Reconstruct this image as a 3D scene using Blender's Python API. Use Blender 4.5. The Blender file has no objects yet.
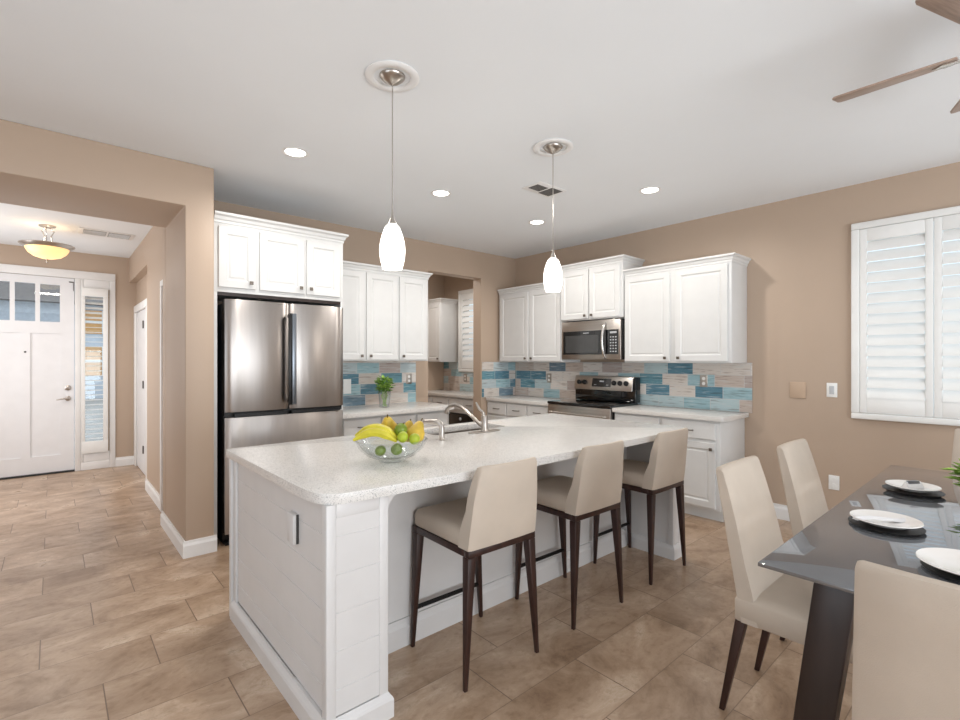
import bpy, bmesh, math, random
from mathutils import Vector, Matrix
random.seed(7)
PI = math.pi
S = bpy.context.scene
COL = S.collection

# ---------------------------------------------------------------- camera
cam_d = bpy.data.cameras.new('camera'); cam = bpy.data.objects.new('camera', cam_d); COL.objects.link(cam)
cam_d.sensor_width = 36.0; cam_d.lens = 487.0 / 960.0 * 36.0
cam_d.clip_start = 0.02; cam_d.clip_end = 200
cam.location = (0, 0, 1.37)
_a = math.atan(555 / 487)                       # heading from +X
cam.rotation_euler = (PI / 2, 0, _a - PI / 2)
S.camera = cam

# ---------------------------------------------------------------- world, exposure, large lights
w = bpy.data.worlds.new('world'); S.world = w; w.use_nodes = True
nt = w.node_tree; bg = nt.nodes['Background']
bg.inputs[0].default_value = (0.80, 0.90, 1.0, 1); bg.inputs[1].default_value = 1.6
S.view_settings.view_transform = 'Standard'; S.view_settings.look = 'None'
S.view_settings.gamma = 1.0; S.view_settings.exposure = 0.0
S.view_settings.use_curve_mapping = False

def area(name, loc, rot, sx, sy, power, col=(1, 1, 1)):
    l = bpy.data.lights.new(name, 'AREA'); l.shape = 'RECTANGLE'; l.size = sx; l.size_y = sy
    l.energy = power; l.color = col
    o = bpy.data.objects.new(name, l); o.location = loc; o.rotation_euler = rot; COL.objects.link(o); return o
# added fill lamps: two tilted up at the rear openings, one in the foyer
area('rear_fill', (1.2, -3.30, 0.95), (PI / 2 + 0.80, 0, 0), 4.6, 2.1, 185, (0.93, 0.97, 1.0))  # added fill, aimed upward to brighten the ceiling
area('side_fill', (-2.30, 0.3, 1.0), (PI / 2 + 0.85, 0, -PI / 2), 3.6, 2.0, 20, (0.93, 0.97, 1.0))
area('foyer_fill', (-1.22, 6.3, 1.5), (PI / 2, 0, -PI / 2), 2.0, 2.0, 36, (0.97, 0.985, 1.0))  # added foyer fill; the wall behind it has no opening

# ---------------------------------------------------------------- materials
def lin(c):
    return tuple(((v / 255) / 12.92 if v / 255 <= 0.04045 else (((v / 255) + 0.055) / 1.055) ** 2.4) for v in c)
M = {}
def new_mat(name):
    m = bpy.data.materials.new(name); m.use_nodes = True
    b = m.node_tree.nodes['Principled BSDF']; M[name] = m
    return m, m.node_tree, b
def N(nt, typ, **kw):
    n = nt.nodes.new(typ)
    for k, v in kw.items(): setattr(n, k, v)
    return n
def mth(nt, op, a, b=None, c=None):
    n = nt.nodes.new('ShaderNodeMath'); n.operation = op
    for i, v in enumerate((a, b, c)):
        if v is None: continue
        if isinstance(v, (int, float)): n.inputs[i].default_value = v
        else: nt.links.new(v, n.inputs[i])
    return n.outputs[0]
def ramp(nt, fac, stops, interp='LINEAR'):
    r = nt.nodes.new('ShaderNodeValToRGB'); r.color_ramp.interpolation = interp
    e = r.color_ramp.elements
    while len(e) < len(stops): e.new(0.5)
    for i, (p, c) in enumerate(stops):
        e[i].position = p; e[i].color = (*c, 1) if len(c) == 3 else c
    nt.links.new(fac, r.inputs[0]); return r.outputs[0]
def mixc(nt, fac, a, b, mode='MIX'):
    n = nt.nodes.new('ShaderNodeMix'); n.data_type = 'RGBA'; n.blend_type = mode
    if isinstance(fac, (int, float)): n.inputs[0].default_value = fac
    else: nt.links.new(fac, n.inputs[0])
    for i, v in ((6, a), (7, b)):
        if isinstance(v, tuple): n.inputs[i].default_value = (*v[:3], 1)
        else: nt.links.new(v, n.inputs[i])
    return n.outputs[2]
def simple(name, rgb, rough=0.5, metal=0.0, var=0.04, scale=8.0, bump=0.0, bscale=60.0, stretch=None, coat=0.0, spec=None):
    m, nt, b = new_mat(name)
    tc = N(nt, 'ShaderNodeTexCoord'); mp = N(nt, 'ShaderNodeMapping')
    nt.links.new(tc.outputs['Object'], mp.inputs[0])
    if stretch: mp.inputs['Scale'].default_value = stretch
    no = N(nt, 'ShaderNodeTexNoise'); no.inputs['Scale'].default_value = scale; no.inputs['Detail'].default_value = 4
    nt.links.new(mp.outputs[0], no.inputs['Vector'])
    c = lin(rgb); lo = tuple(v * (1 - var * 2) for v in c); hi = tuple(min(1, v * (1 + var * 2)) for v in c)
    nt.links.new(ramp(nt, no.outputs[0], [(0.3, lo), (0.7, hi)]), b.inputs['Base Color'])
    b.inputs['Roughness'].default_value = rough; b.inputs['Metallic'].default_value = metal
    if coat: b.inputs['Coat Weight'].default_value = coat
    if spec is not None: b.inputs['Specular IOR Level'].default_value = spec
    if bump:
        n2 = N(nt, 'ShaderNodeTexNoise'); n2.inputs['Scale'].default_value = bscale; n2.inputs['Detail'].default_value = 3
        nt.links.new(mp.outputs[0], n2.inputs['Vector'])
        bp = N(nt, 'ShaderNodeBump'); bp.inputs['Strength'].default_value = bump; bp.inputs['Distance'].default_value = 0.004
        nt.links.new(n2.outputs[0], bp.inputs['Height']); nt.links.new(bp.outputs[0], b.inputs['Normal'])
    return m
simple('wall_paint', (185, 164, 145), 0.5, var=0.015, scale=1.2, bump=0.12, bscale=90)
simple('ceiling_paint', (236, 239, 242), 0.9, var=0.008, scale=1.0, bump=0.08, bscale=70)
simple('white_trim', (236, 235, 234), 0.4, var=0.01)
simple('cabinet_white', (216, 216, 215), 0.38, var=0.01)
simple('island_paint', (216, 214, 213), 0.38, var=0.01)
simple('shutter_white', (240, 240, 238), 0.4, var=0.01)
simple('door_white', (234, 234, 236), 0.42, var=0.01)
simple('steel', (176, 170, 166), 0.2, 1.0, var=0.02, scale=30, stretch=(1, 1, 0.06), bump=0.5, bscale=5)
simple('steel_brushed', (190, 184, 178), 0.3, 1.0, var=0.03, scale=40, stretch=(0.05, 0.05, 1))
simple('nickel', (186, 180, 174), 0.28, 1.0, var=0.02)
simple('chrome', (215, 212, 208), 0.18, 1.0, var=0.01)
simple('knob_metal', (120, 112, 104), 0.35, 1.0, var=0.03)
simple('handle_grey', (128, 134, 142), 0.3, 0.9, var=0.02)
simple('black_plastic', (18, 18, 20), 0.35, var=0.05)
simple('black_glass', (10, 11, 13), 0.06, var=0.02, coat=0.6)
simple('micro_window', (62, 62, 62), 0.15, var=0.05, coat=0.5)
simple('button_white', (190, 192, 195), 0.5)
simple('display', (60, 66, 72), 0.2)
simple('fabric_cream', (196, 182, 167), 0.72, var=0.03, scale=5, bump=0.25, bscale=500)
simple('walnut', (52, 31, 26), 0.36, var=0.16, scale=9, stretch=(4, 4, 0.6))
simple('espresso', (42, 30, 27), 0.32, var=0.12, scale=7, stretch=(3, 3, 0.5))
simple('black_metal', (22, 20, 20), 0.4, 0.6)
simple('plate_white', (240, 236, 232), 0.22, var=0.01, coat=0.3)
simple('disc_black', (18, 16, 17), 0.45, var=0.05)
simple('napkin', (226, 224, 224), 0.8, var=0.03, bump=0.2, bscale=200)
simple('switch_white', (240, 240, 238), 0.4, var=0.01)
simple('slot_dark', (60, 58, 56), 0.6)
simple('tan_plate', (190, 165, 142), 0.5, var=0.01)
simple('vent_grey', (120, 118, 116), 0.6)
simple('blade_wood', (160, 138, 124), 0.42, var=0.1, scale=10, stretch=(1, 12, 1))
simple('banana_skin', (204, 192, 52), 0.45, var=0.1, scale=14, bump=0.1)
simple('pear_skin', (204, 172, 62), 0.42, var=0.16, scale=12, bump=0.1)
simple('pepper_green', (116, 138, 40), 0.3, var=0.2, scale=14)
simple('lime_skin', (164, 178, 44), 0.38, var=0.1, scale=20, bump=0.2, bscale=140)
simple('stem_brown', (92, 74, 34), 0.7)
simple('leaf_green', (92, 136, 46), 0.5, var=0.3, scale=30)
simple('leaf_light', (150, 184, 84), 0.5, var=0.25, scale=30)
simple('vase_cream', (212, 200, 182), 0.35, var=0.04)
simple('outdoor_stucco', (196, 202, 210), 0.9)
simple('amber_glass', (214, 160, 96), 0.4)
simple('outdoor_roof', (130, 122, 118), 0.9)
simple('driveway', (178, 172, 166), 0.9, var=0.1)
simple('hinge_metal', (110, 106, 104), 0.4, 0.9)
simple('grey_weather', (60, 60, 62), 0.7)

def brushed():
    m = M['steel']; nt = m.node_tree; b = nt.nodes['Principled BSDF']
    tg = N(nt, 'ShaderNodeTangent'); tg.direction_type = 'RADIAL'; tg.axis = 'Z'
    nt.links.new(tg.outputs[0], b.inputs['Tangent']); b.inputs['Anisotropic'].default_value = 0.8; b.inputs['Anisotropic Rotation'].default_value = 0.25
    b.inputs['Roughness'].default_value = 0.3
brushed()
def emis(name, rgb, strength):
    m, nt, b = new_mat(name)
    b.inputs['Base Color'].default_value = (*lin(rgb), 1)
    b.inputs['Emission Color'].default_value = (*lin(rgb), 1); b.inputs['Emission Strength'].default_value = strength
    b.inputs['Roughness'].default_value = 0.3
    return m
emis('shade_glow', (255, 250, 242), 2.2)
emis('can_glow', (255, 250, 240), 9.0)
emis('bowl_glow', (255, 214, 150), 0.9)

def schlick(nt, f0):
    lw = N(nt, 'ShaderNodeLayerWeight'); lw.inputs[0].default_value = 0.5
    p = mth(nt, 'POWER', lw.outputs['Facing'], 4.0)
    return mth(nt, 'ADD', mth(nt, 'MULTIPLY', p, 1 - f0), f0)
def glassy(name, tint, rough=0.0, f0=0.04):
    m, nt, b = new_mat(name)
    out = nt.nodes['Material Output']
    tr = N(nt, 'ShaderNodeBsdfTransparent'); tr.inputs[0].default_value = (*tint, 1)
    gl = N(nt, 'ShaderNodeBsdfGlossy'); gl.inputs['Roughness'].default_value = rough
    mx = N(nt, 'ShaderNodeMixShader')
    nt.links.new(schlick(nt, f0), mx.inputs[0]); nt.links.new(tr.outputs[0], mx.inputs[1]); nt.links.new(gl.outputs[0], mx.inputs[2])
    nt.links.new(mx.outputs[0], out.inputs[0]); nt.nodes.remove(b)
    return m
glassy('window_glass', (0.93, 0.96, 0.97), 0.0, 0.04)
glassy('clear_glass', (0.93, 0.95, 0.95), 0.03, 0.07)

def table_glass():
    m, nt, b = new_mat('table_glass')
    out = nt.nodes['Material Output']
    tr = N(nt, 'ShaderNodeBsdfTransparent'); tr.inputs[0].default_value = (0.55, 0.57, 0.60, 1)
    gl = N(nt, 'ShaderNodeBsdfGlossy'); gl.inputs['Roughness'].default_value = 0.03
    gl.inputs['Color'].default_value = (0.86, 0.88, 0.92, 1)
    df = N(nt, 'ShaderNodeBsdfDiffuse'); df.inputs[0].default_value = (0.17, 0.18, 0.195, 1)
    m1 = N(nt, 'ShaderNodeMixShader'); m1.inputs[0].default_value = 0.6
    nt.links.new(tr.outputs[0], m1.inputs[1]); nt.links.new(df.outputs[0], m1.inputs[2])
    mx = N(nt, 'ShaderNodeMixShader')
    nt.links.new(schlick(nt, 0.2), mx.inputs[0]); nt.links.new(m1.outputs[0], mx.inputs[1]); nt.links.new(gl.outputs[0], mx.inputs[2])
    nt.links.new(mx.outputs[0], out.inputs[0]); nt.nodes.remove(b)
table_glass()

def quartz():
    m, nt, b = new_mat('quartz')
    tc = N(nt, 'ShaderNodeTexCoord')
    v = N(nt, 'ShaderNodeTexNoise'); v.inputs['Scale'].default_value = 260; v.inputs['Detail'].default_value = 2
    nt.links.new(tc.outputs['Object'], v.inputs['Vector'])
    v2 = N(nt, 'ShaderNodeTexNoise'); v2.inputs['Scale'].default_value = 420; v2.inputs['Detail'].default_value = 1
    nt.links.new(tc.outputs['Object'], v2.inputs['Vector'])
    base = ramp(nt, v.outputs[0], [(0.0, lin((120, 118, 118))), (0.36, lin((178, 176, 174))), (0.44, lin((226, 223, 219))), (1.0, lin((234, 231, 227)))])
    sp = ramp(nt, v2.outputs[0], [(0.30, (0.30, 0.30, 0.31)), (0.37, (1, 1, 1))])
    nt.links.new(mixc(nt, 0.55, base, sp, 'MULTIPLY'), b.inputs['Base Color'])
    b.inputs['Roughness'].default_value = 0.2; b.inputs['Specular IOR Level'].default_value = 0.4
quartz()

def floor_tile():
    m, nt, b = new_mat('floor_tile')
    tc = N(nt, 'ShaderNodeTexCoord'); sx = N(nt, 'ShaderNodeSeparateXYZ'); nt.links.new(tc.outputs['Object'], sx.inputs[0])
    RH, L = 0.3035, 0.615
    vy = mth(nt, 'DIVIDE', mth(nt, 'SUBTRACT', sx.outputs[1], 1.388), RH)
    row = mth(nt, 'FLOOR', vy); fy = mth(nt, 'SUBTRACT', vy, row)
    sh = mth(nt, 'MULTIPLY', row, 1 / 3)
    ux = mth(nt, 'SUBTRACT', mth(nt, 'DIVIDE', mth(nt, 'SUBTRACT', sx.outputs[0], 0.16), L), sh)
    colm = mth(nt, 'FLOOR', ux); fx = mth(nt, 'SUBTRACT', ux, colm)
    ex = mth(nt, 'MULTIPLY', mth(nt, 'MINIMUM', fx, mth(nt, 'SUBTRACT', 1.0, fx)), L)
    ey = mth(nt, 'MULTIPLY', mth(nt, 'MINIMUM', fy, mth(nt, 'SUBTRACT', 1.0, fy)), RH)
    e = mth(nt, 'MINIMUM', ex, ey)
    grout = mth(nt, 'MAXIMUM', mth(nt, 'LESS_THAN', ex, 0.0024), mth(nt, 'MULTIPLY', mth(nt, 'LESS_THAN', ey, 0.002), 0.7))
    cb = N(nt, 'ShaderNodeCombineXYZ'); nt.links.new(colm, cb.inputs[0]); nt.links.new(row, cb.inputs[1])
    wn = N(nt, 'ShaderNodeTexWhiteNoise'); wn.noise_dimensions = '3D'; nt.links.new(cb.outputs[0], wn.inputs['Vector'])
    # per-tile offset of the stone figure
    off = N(nt, 'ShaderNodeVectorMath', operation='SCALE'); off.inputs['Scale'].default_value = 9.0
    nt.links.new(wn.outputs['Color'], off.inputs[0])
    add = N(nt, 'ShaderNodeVectorMath', operation='ADD'); nt.links.new(off.outputs[0], add.inputs[0]); nt.links.new(tc.outputs['Object'], add.inputs[1])
    mp = N(nt, 'ShaderNodeMapping'); mp.inputs['Scale'].default_value = (1.0, 1.35, 1.0); nt.links.new(add.outputs[0], mp.inputs[0])
    n1 = N(nt, 'ShaderNodeTexNoise'); n1.inputs['Scale'].default_value = 2.6; n1.inputs['Detail'].default_value = 8; n1.inputs['Roughness'].default_value = 0.68; n1.inputs['Distortion'].default_value = 0.6
    nt.links.new(mp.outputs[0], n1.inputs['Vector'])
    c1 = ramp(nt, n1.outputs[0], [(0.28, lin((138, 111, 88))), (0.43, lin((173, 146, 121))), (0.57, lin((193, 167, 143))), (0.72, lin((224, 204, 182)))])
    n2 = N(nt, 'ShaderNodeTexNoise'); n2.inputs['Scale'].default_value = 26; n2.inputs['Detail'].default_value = 4
    nt.links.new(mp.outputs[0], n2.inputs['Vector'])
    c2 = mixc(nt, 0.5, c1, ramp(nt, n2.outputs[0], [(0.28, (0.62, 0.56, 0.50)), (0.44, (0.97, 0.96, 0.95)), (0.7, (1, 1, 1))]), 'MULTIPLY')
    n3 = N(nt, 'ShaderNodeTexNoise'); n3.inputs['Scale'].default_value = 7.5; n3.inputs['Detail'].default_value = 9; n3.inputs['Roughness'].default_value = 0.78; n3.inputs['Distortion'].default_value = 1.2
    nt.links.new(mp.outputs[0], n3.inputs['Vector'])
    c2 = mixc(nt, 0.8, c2, ramp(nt, n3.outputs[0], [(0.34, (0.80, 0.77, 0.73)), (0.48, (1, 1, 1)), (0.60, (1, 1, 1)), (0.68, (1.12, 1.12, 1.12))]), 'MULTIPLY')
    tone = ramp(nt, wn.outputs[0], [(0, (0.88, 0.87, 0.86)), (1, (1, 1, 1))])
    c3 = mixc(nt, 1.0, c2, tone, 'MULTIPLY')
    c4 = mixc(nt, grout, c3, lin((120, 98, 80)))
    nt.links.new(c4, b.inputs['Base Color'])
    rg = ramp(nt, n1.outputs[0], [(0.3, (0.36,) * 3), (0.7, (0.26,) * 3)])
    nt.links.new(rg, b.inputs['Roughness'])
    bp = N(nt, 'ShaderNodeBump'); bp.inputs['Strength'].default_value = 0.35; bp.inputs['Distance'].default_value = 0.003
    hgt = mth(nt, 'SUBTRACT', mth(nt, 'MULTIPLY', n1.outputs[0], 0.25), mth(nt, 'MULTIPLY', grout, 1.0))
    nt.links.new(hgt, bp.inputs['Height']); nt.links.new(bp.outputs[0], b.inputs['Normal'])
floor_tile()

def backsplash_mat(name, seed, warm=True):
    m, nt, b = new_mat(name)
    tc = N(nt, 'ShaderNodeTexCoord'); sx = N(nt, 'ShaderNodeSeparateXYZ'); nt.links.new(tc.outputs['Object'], sx.inputs[0])
    RH, L = 0.1115, 0.262
    vz = mth(nt, 'DIVIDE', sx.outputs[2], RH); row = mth(nt, 'FLOOR', vz); fz = mth(nt, 'SUBTRACT', vz, row)
    rv = N(nt, 'ShaderNodeTexWhiteNoise'); rv.noise_dimensions = '1D'
    nt.links.new(mth(nt, 'ADD', row, seed + 0.5), rv.inputs['W'])
    ux = mth(nt, 'ADD', mth(nt, 'DIVIDE', sx.outputs[0], L), rv.outputs['Value'])
    colm = mth(nt, 'FLOOR', ux); fx = mth(nt, 'SUBTRACT', ux, colm)
    ex = mth(nt, 'MULTIPLY', mth(nt, 'MINIMUM', fx, mth(nt, 'SUBTRACT', 1.0, fx)), L)
    ez = mth(nt, 'MULTIPLY', mth(nt, 'MINIMUM', fz, mth(nt, 'SUBTRACT', 1.0, fz)), RH)
    grout = mth(nt, 'LESS_THAN', mth(nt, 'MINIMUM', ex, ez), 0.0022)
    cb = N(nt, 'ShaderNodeCombineXYZ'); nt.links.new(colm, cb.inputs[0]); nt.links.new(row, cb.inputs[1]); cb.inputs[2].default_value = seed
    wn = N(nt, 'ShaderNodeTexWhiteNoise'); wn.noise_dimensions = '3D'; nt.links.new(cb.outputs[0], wn.inputs['Vector'])
    stops = [(0.0, (104, 150, 164)), (0.10, (214, 206, 198)), (0.24, (92, 134, 152)), (0.31, (182, 202, 206)), (0.44, (198, 184, 174)),
             (0.57, (158, 190, 198)), (0.68, (224, 218, 212)), (0.79, (110, 134, 150)), (0.85, (186, 200, 204)), (0.93, (184, 170, 164))]
    base = ramp(nt, wn.outputs['Value'], [(p, lin(c)) for p, c in stops], 'CONSTANT')
    mp = N(nt, 'ShaderNodeMapping'); mp.inputs['Scale'].default_value = (3.0, 1, 34.0)
    off = N(nt, 'ShaderNodeVectorMath', operation='SCALE'); off.inputs['Scale'].default_value = 7.0
    nt.links.new(wn.outputs['Color'], off.inputs[0])
    add = N(nt, 'ShaderNodeVectorMath', operation='ADD'); nt.links.new(off.outputs[0], add.inputs[0]); nt.links.new(tc.outputs['Object'], add.inputs[1])
    nt.links.new(add.outputs[0], mp.inputs[0])
    n1 = N(nt, 'ShaderNodeTexNoise'); n1.inputs['Scale'].default_value = 2.4; n1.inputs['Detail'].default_value = 5; nt.links.new(mp.outputs[0], n1.inputs['Vector'])
    streak = ramp(nt, n1.outputs[0], [(0.34, lin((176, 158, 152))), (0.44, (1, 1, 1)), (0.6, (1, 1, 1)), (0.7, lin((214, 222, 226)))])
    c2 = mixc(nt, 0.55, base, streak, 'MULTIPLY')
    c2b = mixc(nt, ramp(nt, n1.outputs[0], [(0.56, (0, 0, 0)), (0.66, (0.5,) * 3)]), c2, lin((214, 216, 216)))
    c3 = mixc(nt, grout, c2b, lin((206, 204, 202)))
    nt.links.new(c3, b.inputs['Base Color']); b.inputs['Roughness'].default_value = 0.3
    bp = N(nt, 'ShaderNodeBump'); bp.inputs['Strength'].default_value = 0.4; bp.inputs['Distance'].default_value = 0.002; bp.invert = True
    nt.links.new(grout, bp.inputs['Height']); nt.links.new(bp.outputs[0], b.inputs['Normal'])
backsplash_mat('backsplash_tile', 3)
backsplash_mat('backsplash_tile_alcove', 11)
backsplash_mat('backsplash_tile_pantry', 23)

# ---------------------------------------------------------------- mesh helpers
class MB:
    def __init__(s): s.bm = bmesh.new()
    def box(s, x0, x1, y0, y1, z0, z1):
        r = bmesh.ops.create_cube(s.bm, size=1)
        for v in r['verts']:
            v.co = ((x0 + x1) / 2 + v.co.x * (x1 - x0), (y0 + y1) / 2 + v.co.y * (y1 - y0), (z0 + z1) / 2 + v.co.z * (z1 - z0))
        return s
    def loft(s, rings, closed=True, caps=True, torus=False):
        if torus: rings = list(rings) + [rings[0]]; caps = False
        R = [[s.bm.verts.new(p) for p in r] for r in rings]
        n = len(R[0])
        for a, b in zip(R, R[1:]):
            for i in range(n if closed else n - 1):
                j = (i + 1) % n
                try: s.bm.faces.new((a[i], a[j], b[j], b[i]))
                except ValueError: pass
        if caps and closed:
            try: s.bm.faces.new(R[0][::-1]); s.bm.faces.new(R[-1])
            except ValueError: pass
        return s
    def panel(s, x0, x1, z0, z1, rings, yback):
        """ a slab facing -Y: rings = [(inset, y)...] from the outer edge inwards """
        def rc(i, y): return [(x0 + i, y, z0 + i), (x1 - i, y, z0 + i), (x1 - i, y, z1 - i), (x0 + i, y, z1 - i)]
        return s.loft([rc(0, yback)] + [rc(i, y) for i, y in rings])
    def prism(s, pts, axis, a0, a1):
        """ pts 2-D polygon; axis = extrusion axis """
        def P(p, a):
            return {'x': (a, p[0], p[1]), 'y': (p[0], a, p[1]), 'z': (p[0], p[1], a)}[axis]
        return s.loft([[P(p, a0) for p in pts], [P(p, a1) for p in pts]])
    def lathe(s, prof, n=32, c=(0, 0, 0), sx=1, sy=1, torus=False):
        rings = []
        for r, z in prof:
            rings.append([(c[0] + max(r, 1e-4) * math.cos(2 * PI * k / n) * sx, c[1] + max(r, 1e-4) * math.sin(2 * PI * k / n) * sy, c[2] + z) for k in range(n)])
        return s.loft(rings, torus=torus)
    def tube(s, pts, rad, n=12):
        pts = [Vector(p) for p in pts]; rs = rad if isinstance(rad, (list, tuple)) else [rad] * len(pts)
        rings = []; up = None
        for i, p in enumerate(pts):
            t = ((pts[min(i + 1, len(pts) - 1)] - pts[max(i - 1, 0)])).normalized()
            if up is None:
                up = t.cross(Vector((0, 0, 1)))
                if up.length < 0.05: up = t.cross(Vector((0, 1, 0)))
                up.normalize()
            up = (up - t * up.dot(t)).normalized(); sd = t.cross(up)
            rings.append([p + (up * math.cos(2 * PI * k / n) + sd * math.sin(2 * PI * k / n)) * rs[i] for k in range(n)])
        return s.loft(rings)
    def taper(s, p0, p1, w0, d0, w1, d1):
        """ square tapered bar between two centres """
        rings = []
        for p, w, d in ((p0, w0, d0), (p1, w1, d1)):
            rings.append([(p[0] - w / 2, p[1] - d / 2, p[2]), (p[0] + w / 2, p[1] - d / 2, p[2]), (p[0] + w / 2, p[1] + d / 2, p[2]), (p[0] - w / 2, p[1] + d / 2, p[2])])
        return s.loft(rings)
    def build(s, name, mat, parent=None, bevel=0.0, seg=2, smooth=False, angle=35):
        bm = s.bm
        bmesh.ops.recalc_face_normals(bm, faces=bm.faces)
        if bevel:
            eds = [e for e in bm.edges if len(e.link_faces) == 2 and e.calc_face_angle(0) > math.radians(angle)]
            bmesh.ops.bevel(bm, geom=eds, offset=bevel, segments=seg, affect='EDGES', profile=0.5, clamp_overlap=True)
        me = bpy.data.meshes.new(name); bm.to_mesh(me); bm.free()
        if smooth:
            for p in me.polygons: p.use_smooth = True
        elif bevel:
            for p in me.polygons: p.use_smooth = True
            me.set_sharp_from_angle(angle=math.radians(50))
        me.materials.append(M[mat] if isinstance(mat, str) else mat)
        o = bpy.data.objects.new(name, me); COL.objects.link(o)
        if parent: o.parent = parent
        return o
def sm(o, ang=40):
    for p in o.data.polygons: p.use_smooth = True
    o.data.set_sharp_from_angle(angle=math.radians(ang)); return o
def tag(o, label, cat, group=None):
    o['label'] = label; o['category'] = cat
    if group: o['group'] = group
    return o
def struct(o): o['kind'] = 'structure'; return o
def thing(name, label, cat, loc=(0, 0, 0), rz=0, group=None):
    o = bpy.data.objects.new(name, None); COL.objects.link(o); o.empty_display_size = 0.1
    o.location = loc; o.rotation_euler = (0, 0, rz)
    if label: tag(o, label, cat, group)
    return o
def dup(o, label=None, loc=None, rz=None, parent=None):
    c = o.copy(); COL.objects.link(c)
    if parent: c.parent = parent
    if loc is not None: c.location = loc
    if rz is not None: c.rotation_euler = (0, 0, rz)
    if label: c['label'] = label
    for ch in [x for x in bpy.data.objects if x.parent == o]: dup(ch, parent=c)
    return c
RZB = -PI / 2            # things on the right wall face -X

# ---------------------------------------------------------------- room shell
XB, YA, CZ, FZ = 4.72, 4.65, 2.743, 2.70
YF = 7.8
def wall(name, axis, c0, c1, u0, u1, holes=(), z0=0.0, z1=CZ + 0.05, mat='wall_paint', bev=0.0):
    """ axis 'x': slab between x=c0..c1 running along y; axis 'y' the other way round """
    mb = MB(); us = sorted({u0, u1, *[h[0] for h in holes], *[h[1] for h in holes]})
    def B(a, b, p, q):
        if axis == 'x': mb.box(c0, c1, a, b, p, q)
        else: mb.box(a, b, c0, c1, p, q)
    for a, b in zip(us, us[1:]):
        hs = [h for h in holes if h[0] <= a + 1e-6 and h[1] >= b - 1e-6]
        z = z0
        for h in sorted(hs, key=lambda h: h[2]):
            if h[2] > z: B(a, b, z, h[2])
            z = h[3]
        if z < z1: B(a, b, z, z1)
    return struct(mb.build(name, mat))
struct(MB().box(-2.62, 4.87, -3.62, 7.95, -0.10, 0.0).build('floor', 'floor_tile'))
cm = MB().box(-2.62, 4.87, -3.62, 4.65, CZ, CZ + 0.1).box(0.87, 4.87, 4.65, 6.4, CZ, CZ + 0.1).box(-1.42, 0.87, 4.65, 7.95, FZ, FZ + 0.1)
struct(cm.build('ceiling', 'ceiling_paint'))
W1 = (-0.80, 0.905, 0.955, 2.39)      # dining window opening (y0,y1,z0,z1)
W2 = (4.90, 5.81, 1.24, 2.38)
wall('wall_right', 'x', XB, XB + 0.15, -3.62, 6.4, [W1, W2])
wall('wall_back', 'y', YA, YA + 0.15, 0.87, XB, [(3.277, 4.097, 0, 2.41)])
# pillar, thick header and the wall left of the passage
mb = MB().prism([(-2.5, 0), (-0.95, 0), (-0.95, 2.44), (0.69, 2.44), (0.69, 0), (0.87, 0), (0.87, CZ), (-2.5, CZ)], 'y', 3.88, YA)
mb.box(0.69, 0.8695, YA + 0.001, YA + 0.15, 0, CZ)
struct(mb.build('wall_passage', 'wall_paint', bevel=0.008, seg=3))
wall('wall_foyer', 'x', 0.75, 0.87, YA + 0.15, 6.195, [(4.62, 5.27, 0, 0)], z1=FZ)
struct(MB().box(0.75, 0.95, 6.195, YF, 2.38, FZ).box(0.828, 0.95, 6.195, YF, 0, 2.38).build('wall_recess', 'wall_paint'))
wall('wall_entry', 'y', YF, YF + 0.15, -1.42, 0.95, [(-0.74, 0.21, 0, 2.38), (0.285, 0.505, 0.24, 2.24)], z1=FZ + 0.05)
wall('wall_foyer_side', 'x', -1.42, -1.3, YA, YF, (), z1=FZ)
wall('wall_left', 'x', -2.62, -2.5, -3.62, 3.88, [(-1.5, 2.1, 0.35, 2.35)])
wall('wall_near', 'y', -3.62, -3.5, -2.5, XB, [(-1.1, 3.5, 0.2, 2.3)])
wall('wall_pantry', 'y', 6.25, 6.4, 2.6, XB)
wall('wall_pantry_side', 'x', 2.5, 2.6, YA + 0.15, 6.4)

# ---------------------------------------------------------------- baseboards
def base_run(mb, axis, c, u0, u1, sgn, h=0.10, t=0.016):
    """ board standing on coordinate c, thickness towards sgn """
    prof = [(0, 0), (t, 0), (t, h * 0.72), (t * 0.55, h * 0.86), (t * 0.45, h), (0, h)]
    pr = [(c + sgn * p, z) for p, z in prof]
    if axis == 'x': mb.prism([(p[0], p[1]) for p in pr], 'y', u0, u1)
    else: mb.prism([(p[0], p[1]) for p in pr], 'x', u0, u1)
mb = MB(); base_run(mb, 'x', XB, -3.5, 1.70, -1, 0.125); struct(mb.build('baseboard_right', 'white_trim'))
mb = MB(); base_run(mb, 'y', 3.88, 0.674, 0.886, -1, 0.115); base_run(mb, 'x', 0.69, 3.8801, YA + 0.15, -1, 0.115); base_run(mb, 'y', 3.88, -2.5, -0.95, -1, 0.115)
struct(mb.build('baseboard_passage', 'white_trim'))
mb = MB(); base_run(mb, 'x', 0.75, 5.236, 6.195, -1, 0.115); base_run(mb, 'y', 6.195, 0.734, 0.828, 1, 0.115); struct(mb.build('baseboard_foyer', 'white_trim'))
mb = MB(); base_run(mb, 'y', YF, 0.60, 0.828, -1, 0.115); struct(mb.build('baseboard_entry', 'white_trim'))
mb = MB(); base_run(mb, 'x', -2.5, -3.5, 3.86, 1, 0.115); struct(mb.build('baseboard_left', 'white_trim'))
# slim casing on the foyer wall, just past the pillar
struct(MB().box(0.73, 0.749, 4.86, 4.92, 0, 2.03).box(0.73, 0.749, 5.17, 5.235, 0, 2.03).box(0.73, 0.749, 4.86, 5.235, 2.031, 2.085).build('trim_1', 'white_trim', bevel=0.005))

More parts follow.
